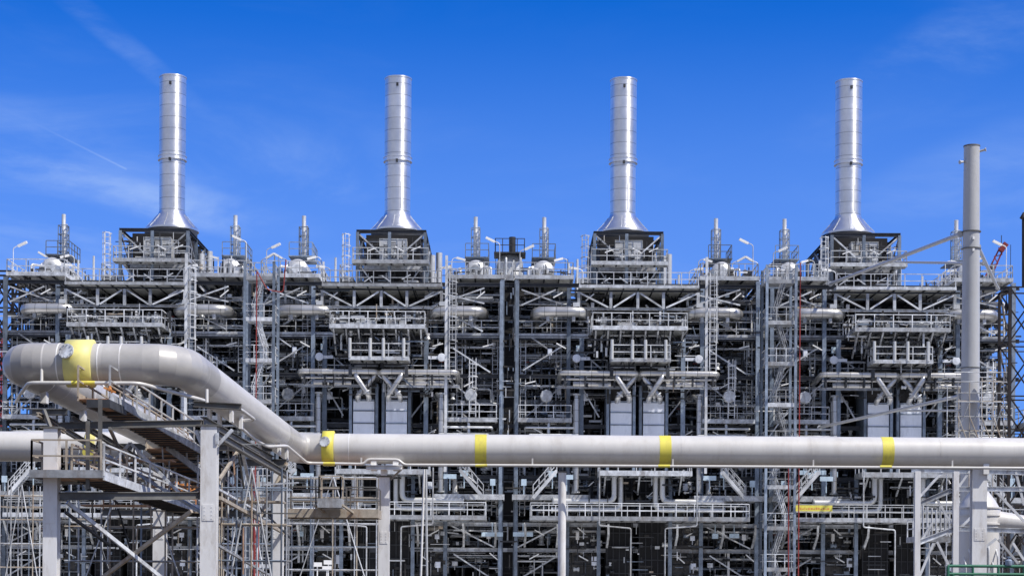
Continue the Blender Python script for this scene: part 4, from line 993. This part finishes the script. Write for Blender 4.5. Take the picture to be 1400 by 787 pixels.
# ------------------------------------------------------------------ tall grey vent column at the right with struts and scaffold
D=110.0
x0=PX(1326,D,600); zt=PZ(201,D,1322)
t=thing('vent_column',(x0,D,0),'tall plain grey vent column standing clear at the right with strut collars','vent column')
MB().lathe((x0,D,0),[(.56,0),(.56,12),(.535,18),(.50,24),(.475,zt-1),(.475,zt)],40).obj('shaft','ventp',t)
MB().lathe((x0,D,0),[(.38,zt+.002),(.5,zt+.003),(.5,zt+.08),(.38,zt+.08)],32).obj('rim','fgst',t)
for z in (PZ(317,D,1325),PZ(340,D,1325),PZ(503,D,1325)): MB().lathe((x0,D,z),[(.5,-.03),(.585,-.03),(.585,.03),(.5,.03)],32).obj('collar','fgst',t)
for s in (-1,1):
    zz=zt-.9 if s<0 else zt-.3
    MB().tube([(x0+s*.4,D-.1,zz),(x0+s*.75,D-.25,zz+.08*s)],.07,10).obj('trunnion','ventp',t); MB().tube([(x0+s*.75,D-.25,zz+.08*s),(x0+s*.8,D-.27,zz+.085*s)],.12,12).obj('trunnion_cap','ventp',t)
for z in (PZ(327,D,1325),PZ(343,D,1325)): MB().box(x0-.06,x0+.06,D-.6,D-.5,z-.1,z+.06).obj('lug','lamp',t)
def strut(label,a,b,r=.13,m='ventp'): return ipipe(label,[P(*a),P(*b)],r,m,name='guy_strut',group='tubular struts steadying the vent column',flange=True,n=14,cat='strut')
strut('long tubular strut slanting from the vent column down to the roof deck',(1313,320,110),(1135,388,141.5),.13)
strut('level tubular strut from the vent column to the last chimney box',(1345,360,112),(1218,358,148),.09)
strut('short tubular strut slanting from the vent column to the roof edge',(1337,337,110),(1364,394,141),.12)
strut('low tubular strut slanting from the scaffolded part of the vent column',(1313,541,110),(1120,584,140),.11)
strut('low level strut reaching the scaffold of the vent column',(1313,561,110),(1222,561,140),.07)
# scaffold
sc=thing('scaffold',(x0,D-1.5,0),'tube scaffold with boards wrapped round the middle of the vent column','scaffold')
xs=[PX(p,D,560) for p in (1302,1318,1334,1350,1364)]; zs=[PZ(p,D,1330) for p in (612,592,572,552,540,525,512)]
for y in (D-1.3,D+1.3):
    for i,x in enumerate(xs):
        MB().tube([(x,y,0),(x,y,zs[-1] if i>2 else zs[-2])],.03,6).obj('standard','beige' if i%2 else 'galv',sc)
    for z in zs[1:]: MB().tube([(xs[0]-.2,y,z),(xs[-1]+.2,y,z)],.028,6).obj('ledger','galv',sc)
for z in (zs[1],zs[3],zs[5]): MB().box(xs[0] if z!=zs[5] else xs[2],xs[-1],D-1.25,D-.7,z+.04,z+.09).obj('board','beige',sc)
for i in range(4): MB().tube([(xs[i],D-1.35,zs[1]),(xs[i+1],D-1.35,zs[3])],.025,6).obj('brace','galv',sc)
for i in range(4): MB().tube([(xs[i+1],D-1.35,zs[0]),(xs[i],D-1.35,zs[2])],.03,6).obj('brace','beige',sc)

# conical vessel under it
D=101; xv=PX(1338,D,720)
t=thing('process_vessel',(xv,D,0),'pale conical-topped process vessel behind the last support column','vessel')
MB().lathe((xv,D,0),[(1.15,0),(1.15,PZ(712,D)),(1.18,PZ(700,D)),(1.18,PZ(692,D)),(.9,PZ(680,D)),(.55,PZ(668,D)),(.5,PZ(655,D))],40).obj('shell','pipe',t)
for py in (690,700,712): MB().lathe((xv,D,PZ(py,D)),[(1.1,-.04),(1.24,-.04),(1.24,.04),(1.1,.04)],40).obj('stiffening_ring','pipe',t)
MB().tube([(xv+.9,D-.2,PZ(708,D)),(xv+4.2,D-.6,PZ(716,D))],[.6,.35],20).obj('tapered_nozzle','pipe',t)
for k in range(8): MB().tube([(xv-1.0+k*.25,D-1.2,0),(xv-1.0+k*.25,D-1.2,3+.5*(k%3)),(xv-1.0+k*.25,D-.8,3.4+.5*(k%3))],.05,6,.2).obj('small_pipe','rail',t)

# rack at lower right
t=thing('pipe_rack',(PX(1300,97,700),97,0),'bright braced steel pipe rack at the lower right corner','pipe rack')
for px in (1254,1306.5): 
    x=PX(px,97,700); MB().hb((x,97,0),(x,97,PZ(640,97)),.3,.3,.04,(0,1,0)).obj('column','white',t)
for a,b in (((1254,742,97),(1306,722,97)),((1306,722,97),(1420,726,97)),((1254,690,97),(1300,670,97)),((1306,668,97),(1420,668,97)),((1246,642,97),(1420,646,97))):
    MB().hb(P(*a),P(*b),.18,.26,.03).obj('beam','galv',t)
for a,b in (((1256,790,97),(1276,742,97)),((1281,740,97),(1297,772,97)),((1365,737,97),(1392,770,97)),((1347,748,97),(1362,736,97)),((1260,738,97),(1274,715,97)),((1256,680,97),(1288,645,97)),((1310,666,97),(1326,643,97)),((1312,722,97),(1330,704,97)),
            ((1360,670,97),(1400,712,97)),((1280,680,97),(1300,715,97)),((1388,642,97),(1400,690,97)),((1385,742,97),(1400,765,97))):
    MB().bar(P(*a),P(*b),.12).obj('brace','rail',t)
for k in range(7): MB().tube([P(1262+k*6,690+k*2,99),P(1262+k*6,735-k*2,99)],.05,6).obj('small_pipe','rail',t)
# rails in it
t=platform('rack_deck','railed deck of the lower right pipe rack behind the vessel',PX(1350,104,700),PX(1440,104,700),104,106,PZ(722,104,1380),'f',fascia=.2)
t=platform('rack_deck','upper railed deck beside the lower right pipe rack',PX(1255,103,700),PX(1300,103,700),103,106,PZ(735,103,1280),'fl',fascia=.2)
# green rail
g=MB(); D=72
for py in (773,784): g.tube([P(1296,py,D),P(1440,py+1,D)],.06,8)
g.tube([P(1296,773,D),P(1296,820,D)],.07,8); g.tube([P(1303,784,D),P(1303,820,D)],.06,8)
for px in (1330,1365,1400): g.tube([P(px,773,D),P(px,830,D)],.05,8)
t=thing('green_guardrail',P(1296,820,D),'green painted tubular guardrail at the bottom right corner','guardrail'); g.obj('rail','green',t)
m=MB().lathe(P(1379,769,D),[(.12,-.1),(.14,-.05),(.14,.1),(.1,.14)],10,'Z'); m.lathe(P(1379,765,D),[(.03,0),(.03,.1),(.09,.11),(.09,.14)],8,'Z')
single('small_valve',m,'bluest',P(1379,773,D),'small blue valve sitting on the green guardrail','valve')

# yellow banner on walkway
D=137.2; a=P(1088,690,D); b=P(1138,698.5,D)
t=thing('yellow_banner',((a.x+b.x)/2,D,b.z),'long yellow banner tied to the walkway rail under the rightmost chimney','banner')
MB().box(a.x,b.x,D,D+.03,b.z,a.z).obj('cloth','orange' if 0 else 'yellow',t)
m=MB(); random.seed(3); x=a.x+.2
while x<b.x-.3:
    w=random.uniform(.05,.16); m.box(x,x+w,D-.008,D-.003,b.z+.12,b.z+random.uniform(.2,.3)); x+=w+.06
m.obj('faded_lettering','orange',t)

# ------------------------------------------------------------------ lattice towers, crane
def lattice(name,label,x,y,z0,z1,w,n,m='rustst',cat='lattice tower',leg=.22,br=.13,d=None):
    d=d or w; t=thing(name,(x,y,z0),label,cat)
    for sx in (-w/2,w/2):
        for sy in (-d/2,d/2): MB().bar((x+sx,y+sy,z0),(x+sx,y+sy,z1),leg).obj('leg',m,t)
    for i in range(n):
        za=z0+(z1-z0)*i/n; zb=z0+(z1-z0)*(i+1)/n; b=MB()
        for sy in (-d/2,d/2):
            b.bar((x-w/2,y+sy,za),(x+w/2,y+sy,zb),br); b.bar((x+w/2,y+sy,za),(x-w/2,y+sy,zb),br); b.bar((x-w/2,y+sy,zb),(x+w/2,y+sy,zb),br)
        for sx in (-w/2,w/2):
            b.bar((x+sx,y-d/2,za),(x+sx,y+d/2,zb),br); b.bar((x+sx,y-d/2,zb),(x+sx,y+d/2,zb),br)
        b.obj('bracing',m,t)
    return t
lattice('lattice_tower','dark rust-black lattice tower cut by the right edge of the view',PX(1392,125,450)+.35,125,0,PZ(392,125),2.6,6,leg=.17,br=.09)
m=MB().tube([P(1399.5,300,125),P(1399.5,392,125)],.12,12); m.lathe(P(1399.5,300,125),[(.12,0),(.28,.1),(.05,.5)],12)
single('flare_mast',m,'rustst',P(1399,392,125),'dark slim mast with capped top rising at the right edge','mast')
m=MB().lathe(P(1376,418,124),[(.03,-.5),(.1,-.3),(.17,-.1),(.1,.15),(.03,.3)],10); m.tube([P(1376,418,124),P(1376,400,124)],.03,6)
single('hook_block',m,'rustst',P(1376,430,124),'dark hook block hanging beside the right lattice tower','hook')
lattice('lattice_tower','dark lattice tower at the left edge behind the bend of the loop',PX(9,152,450)-.3,152,0,PZ(378,152),2.2,9,leg=.2,br=.14)
lattice('red_lattice_mast','red and white crane mast glimpsed at the left edge behind the loop',PX(3,170,500)-.5,170,0,PZ(455,170),1.2,16,m='red',leg=.15,br=.09,cat='crane mast')
t=thing('crane_jib',P(1330,420,175),'red lattice crane jib leaning behind the roof at the right','crane')
a,b=P(1334,415,175),P(1369,340,175); d=(b-a).normalized(); s=V((d.z,0,-d.x)); m=MB()
for o_ in (s*.35,-s*.35): m.bar(a+o_,b+o_*.5,.13)
for i in range(12):
    p=a.lerp(b,i/12); q=a.lerp(b,(i+1)/12); k=1 if i%2 else -1; m.bar(p+s*.33*k,q-s*.3*k,.08)
m.obj('boom','red',t); MB().bar(b+V((-.1,0,-.25)),b+V((.45,0,.5)),.5).obj('boom_head','red',t)
MB().tube([b+V((.9,0,.4)),b+V((.9,0,-7))],.03,5).obj('hoist_rope','dkst',t); MB().tube([b,b+V((0,0,1.3))],.04,5).obj('antenna','dkst',t)

# ------------------------------------------------------------------ end bays at the left and right edges (low level structures)
random.seed(21)
for side,(xa,xb,za) in enumerate(((-46,-40.2,14.6),(40.2,47,14.6))):
    nm=['beyond the left end of the furnaces','beyond the right end of the furnaces'][side]
    t=thing('end_rack',((xa+xb)/2,141,0),'lower open pipe rack standing '+nm,'pipe rack')
    for x in (xa,(xa+xb)/2,xb):
        for y in (141,147): MB().hb((x,y,0),(x,y,za),.28,.28,.04,(0,1,0)).obj('column','bluest',t)
    for z in (4.5,6.7,8.6,11.3,13.9):
        for y in (141.2,147.2): MB().hb((xa,y,z),(xb,y,z),.2,.28,.04).obj('beam','galv',t)
    for z in (1,5,9): MB().bar((xa,141.1,z),(xb,141.1,z+3),.12).obj('brace','rail',t)
    platform('rack_deck','railed top deck of the open pipe rack '+nm,xa,xb,140.5,146,za,'flr',group='decks of the end racks')
    platform('rack_deck','railed lower deck of the open pipe rack '+nm,xa,xb,139.5,142,6.9,'flr',group='lower decks of the end racks')
    platform('rack_deck','railed middle deck of the open pipe rack '+nm,xa,xb,139.8,142,10.4,'flr',group='middle decks of the end racks')
    for k in range(22):
        z=random.uniform(.5,14); y=random.uniform(141.5,147); r=random.choice((.06,.09,.15,.22))
        if k%2: pts=[(xa+random.uniform(-.5,1),y,z),(xb-random.uniform(0,2),y,z),(xb-random.uniform(0,2),y+2,z)]
        else: x=random.uniform(xa,xb); pts=[(x,y,z),(x,y,min(14.3,z+4)),(x+random.uniform(-2,2),y,min(14.3,z+4))]
        ipipe('process pipe on the open rack '+nm,pts,r,random.choice(('galv','drum','bluest','rail')),group='process pipes on the rack '+nm,flange=False)
    single('shade_wall',MB().box(xa-3,xb+3,149,150,.02,12.2),'black',(xa,149,0),'shade-black backdrop wall behind the open rack '+nm,'wall')  # shade behind the rack put into the wall's black colour
# red hose lines & small coloured details
for px,y0,y1 in ((1078,392,787),):
    pass
for i,(px,y0,y1,D) in enumerate(((347,642,800,100),(353,690,800,100),(1078,640,800,118))):
    ipipe(['thin red standpipe left of the junction column, the taller one','thin red standpipe left of the junction column, the shorter one','thin red standpipe dropping from the pipeline by the right-hand stair tower'][i],[P(px,y0,D),P(px,y1,D)],.04,'red',name='red_standpipe',group=None,flange=False)
# mid-distance scaffold/yard frames seen through the loop rack
random.seed(8)
for k,(pa,pb) in enumerate(((300,372),(0,60),(395,515),(95,270),(303,385))):
    D=(104,107,110,74,70)[k]
    t=thing('yard_scaffold',(PX((pa+pb)/2,D,700),D,0),['tube scaffold behind the two right-hand legs of the loop rack','tube scaffold at the left edge below the pipeline','tube scaffold behind the rusty walkway','tube scaffold standing inside the loop rack between the near columns','tube scaffold right of the broad front column'][k],'scaffold')
    xs=[PX(pa+(pb-pa)*i/4,D,700) for i in range(5)]; top=PZ((650,665,650,612,640)[k],D,400)
    for y in (D,D+1.6):
        for i,x in enumerate(xs): MB().tube([(x,y,0),(x,y,top)],.04,6).obj('standard',random.choice(('galv','beige','bluest','galv')),t)
        z=1.2
        while z<top: MB().tube([(xs[0]-.2,y,z),(xs[-1]+.2,y,z)],.035,6).obj('ledger',random.choice(('bluest','beige','galv')),t); z+=1.4
    MB().box(xs[0],xs[-1],D+.1,D+1.4,top-1.3,top-1.24).obj('board','beige',t)
    MB().tube([(xs[0],D-.05,0),(xs[2],D-.05,top)],.035,6).obj('brace','rail',t)
    MB().tube([(xs[4],D-.05,0),(xs[2],D-.05,top)],.035,6).obj('brace','rail',t)
for k,(px,py) in enumerate(((242,666),(258,668),(268,670))):
    c=P(px,py,92); m=MB(); m.bar(c+V((-.4,0,0)),c+V((.35,0,.1)),.22); m.bar(c+V((-.1,0,-.5)),c+V((.0,0,.3)),.16); m.lathe(c,[(.1,-.2),(.2,0),(.1,.2)],8,'Z')
    m.bar(c,c+V((0,0,-.8)),.05)
    single('orange_hoist',m,'orange',c,'small orange hoist on a post behind the loop rack, '+['the leftmost','the middle one','nearest the front column'][k],'hoist')
# white lamp cluster bottom left-centre
for k,(px,py) in enumerate(((434,771),(449,768),(447,776))):
    c=P(px,py,120); m=MB().box(c.x-.3,c.x+.3,119.9,120.1,c.z-.14,c.z+.14); m.bar(c,(c.x,120,0),.07)
    single('work_light',m,'lamp',c,'white rectangular work light on a stand near the bottom, '+['the leftmost of three','the upper right of three','the lower right of three'][k],'work light')
for k,(px,py,w) in enumerate(((673,730,28),(715,730,26),(1088,733,6),(977,732,7),(1003,732,12),(1323,650,8),(1381,657,8),(1353,650,8),(1098,646,11),(1120,646,15),(1139,648,9),(412,729,6),(575,640,0))):
    if not w: continue
    D=141; a=P(px-w/2,py-3,D); b=P(px+w/2,py+(3 if w>9 else 4),D); m=MB().box(a.x,b.x,D-.4,D-.35,b.z,a.z)
    n=max(1,int(w/5))
    for i in range(n+1): xx=a.x+(b.x-a.x)*i/n; m.box(xx-.03,xx+.03,D-.43,D-.402,b.z,a.z)
    m.bar(((a.x+b.x)/2,D-.3,a.z),((a.x+b.x)/2,D-.3,a.z+.7),.06)
    single('sign_board',m,'sign',((a.x+b.x)/2,D-.4,b.z),'pale blue flat board hung in the lower steelwork, number %d along from the left'%(k+1) if 0 else 'pale blue board hung in the lower steelwork','board','pale blue boards in the lower steelwork')

# ------------------------------------------------------------------ world, sun, camera
sun_az=R(60); el=R(52.5)     # sun behind the camera's right shoulder
w=bpy.data.worlds.new('World'); SC.world=w; w.use_nodes=True; nt=w.node_tree; N=nt.nodes; L=nt.links
bg=N['Background']; sky=N.new('ShaderNodeTexSky'); sky.sky_type='NISHITA'; sky.sun_disc=False
sky.sun_elevation=el; sky.sun_rotation=math.pi-sun_az; sky.ozone_density=3.5; sky.air_density=1.0; sky.dust_density=.3
tc=N.new('ShaderNodeTexCoord'); sep=N.new('ShaderNodeSeparateXYZ'); L.new(tc.outputs['Generated'],sep.inputs[0])
# colour grade of the sky, thin cirrus, a contrail, and unseen white cloud added behind the viewer for neutral ambient light
gm=N.new('ShaderNodeMix'); gm.data_type='RGBA'; gm.blend_type='MULTIPLY'; gm.inputs['Factor'].default_value=1; gm.inputs[7].default_value=(.37,.74,1.6,1); L.new(sky.outputs[0],gm.inputs[6])
hs=N.new('ShaderNodeHueSaturation'); hs.inputs['Saturation'].default_value=1.12; hs.inputs['Value'].default_value=1.0; L.new(gm.outputs[2],hs.inputs['Color'])
def math_(op,a,b=None,clamp=False):
    m=N.new('ShaderNodeMath'); m.operation=op; m.use_clamp=clamp
    for i,x in enumerate((a,b)):
        if x is None: continue
        if isinstance(x,(int,float)): m.inputs[i].default_value=x
        else: L.new(x,m.inputs[i])
    return m.outputs[0]
def rng(x,a,b,c,d,sm=True):
    m=N.new('ShaderNodeMapRange'); m.interpolation_type='SMOOTHSTEP' if sm else 'LINEAR'; L.new(x,m.inputs['Value'])
    for k,v in zip(('From Min','From Max','To Min','To Max'),(a,b,c,d)): m.inputs[k].default_value=v
    return m.outputs[0]
mp=N.new('ShaderNodeMapping'); mp.inputs['Scale'].default_value=(2.2,3.0,8.0); mp.inputs['Rotation'].default_value=(0,-.45,0); L.new(tc.outputs['Generated'],mp.inputs['Vector'])
nz=N.new('ShaderNodeTexNoise'); nz.inputs['Scale'].default_value=2.6; nz.inputs['Detail'].default_value=8; nz.inputs['Roughness'].default_value=.6; nz.inputs['Distortion'].default_value=.5; L.new(mp.outputs[0],nz.inputs['Vector'])
wisp=rng(nz.outputs['Fac'],.45,.8,0,.6)
left=math_('ADD',rng(sep.outputs['X'],.08,-.2,.14,.8),rng(sep.outputs['X'],.12,.3,0,.55))
left=math_('MULTIPLY',left,rng(sep.outputs['Z'],.265,.205,.3,1.6))
wisp=math_('MULTIPLY',math_('MULTIPLY',wisp,left),.6)
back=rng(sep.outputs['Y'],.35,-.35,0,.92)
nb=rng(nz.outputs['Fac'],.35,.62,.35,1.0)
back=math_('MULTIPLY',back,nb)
def dirpx(px,py): return (P(px,py,100)-V((0,0,CAMZ))).normalized()
d1,d2=dirpx(62,176),dirpx(172,231); nn=d1.cross(d2).normalized(); mid=(d1+d2).normalized(); tt=(d2-d1).normalized(); hl=(d2-d1).length/2
def dot(v):
    q=N.new('ShaderNodeVectorMath'); q.operation='DOT_PRODUCT'; L.new(tc.outputs['Generated'],q.inputs[0]); q.inputs[1].default_value=v; return q.outputs['Value']
ct=math_('MULTIPLY',rng(math_('ABSOLUTE',dot(nn)),.0,.0008,.26,0),rng(math_('SUBTRACT',dot(tt),float(mid.dot(tt))),-hl*1.3,hl,0.05,1,False))
ct=math_('MULTIPLY',ct,rng(math_('SUBTRACT',dot(tt),float(mid.dot(tt))),hl*1.0,hl*1.04,1,0))
ct=math_('MULTIPLY',ct,rng(math_('SUBTRACT',dot(tt),float(mid.dot(tt))),-hl*1.9,-hl*.9,0,1))
nz2=N.new('ShaderNodeTexNoise'); nz2.inputs['Scale'].default_value=7.0; nz2.inputs['Detail'].default_value=9; nz2.inputs['Roughness'].default_value=.62; nz2.inputs['Distortion'].default_value=.4
mp2=N.new('ShaderNodeMapping'); mp2.inputs['Scale'].default_value=(1.5,1.0,4.5); mp2.inputs['Rotation'].default_value=(0,.55,0); L.new(tc.outputs['Generated'],mp2.inputs['Vector']); L.new(mp2.outputs[0],nz2.inputs['Vector'])
nf=rng(nz2.outputs['Fac'],.38,.68,0.1,1)
def veil(px,py,wx,wz,tilt,amp):
    c=dirpx(px,py); dx=math_('SUBTRACT',sep.outputs['X'],c.x); dz=math_('ADD',math_('SUBTRACT',sep.outputs['Z'],c.z),math_('MULTIPLY',dx,tilt))
    q=math_('ADD',math_('POWER',math_('ABSOLUTE',math_('DIVIDE',dx,wx)),2),math_('POWER',math_('ABSOLUTE',math_('DIVIDE',dz,wz)),2))
    front=math_('GREATER_THAN',sep.outputs['Y'],0)
    return math_('MULTIPLY',math_('MULTIPLY',rng(q,1.0,0,0,amp*.62),nf),front)
for a in ((150,262,.075,.012,.22,.55),(290,290,.07,.014,.12,.45),(150,45,.06,.010,.75,.30),(1290,80,.09,.03,-.5,.26),(1340,230,.08,.025,-.3,.22),(60,190,.07,.022,.2,.25)):
    wisp=math_('ADD',wisp,veil(*a))
hz=rng(sep.outputs['Z'],.33,.16,0,.62)
hm=N.new('ShaderNodeMix'); hm.data_type='RGBA'; L.new(hz,hm.inputs['Factor']); L.new(hs.outputs[0],hm.inputs[6]); hm.inputs[7].default_value=(2.0,3.9,10.1,1)
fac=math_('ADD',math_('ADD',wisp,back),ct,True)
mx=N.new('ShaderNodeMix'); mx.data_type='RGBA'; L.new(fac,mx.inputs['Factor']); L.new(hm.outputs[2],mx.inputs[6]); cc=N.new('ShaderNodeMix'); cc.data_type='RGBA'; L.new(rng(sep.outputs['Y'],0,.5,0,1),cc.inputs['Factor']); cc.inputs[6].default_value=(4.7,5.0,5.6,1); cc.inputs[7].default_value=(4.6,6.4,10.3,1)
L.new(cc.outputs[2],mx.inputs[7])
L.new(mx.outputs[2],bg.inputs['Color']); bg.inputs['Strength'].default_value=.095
sd=bpy.data.lights.new('sun','SUN'); sd.energy=5.0; sd.angle=R(.5); sd.color=(1,.95,.88)
so=bpy.data.objects.new('sun',sd); COL.objects.link(so); so.location=(60,-60,80)
dirv=V((math.sin(sun_az)*math.cos(el),-math.cos(sun_az)*math.cos(el),math.sin(el)))
so.rotation_euler=dirv.to_track_quat('Z','Y').to_euler()
cd=bpy.data.cameras.new('camera'); cam=bpy.data.objects.new('camera',cd); COL.objects.link(cam); SC.camera=cam
cam.location=(0,0,CAMZ); cam.rotation_euler=(R(90),-ROLL,0)
cd.sensor_width=36; cd.sensor_fit='HORIZONTAL'; cd.lens=F/1400*36; cd.shift_x=(700-CX)/1400; cd.shift_y=(HY-393.5)/1400
cd.clip_start=.5; cd.clip_end=12000
SC.view_settings.view_transform='Standard'; SC.view_settings.look='None'; SC.view_settings.exposure=0
SC.render.resolution_x=1024; SC.render.resolution_y=575
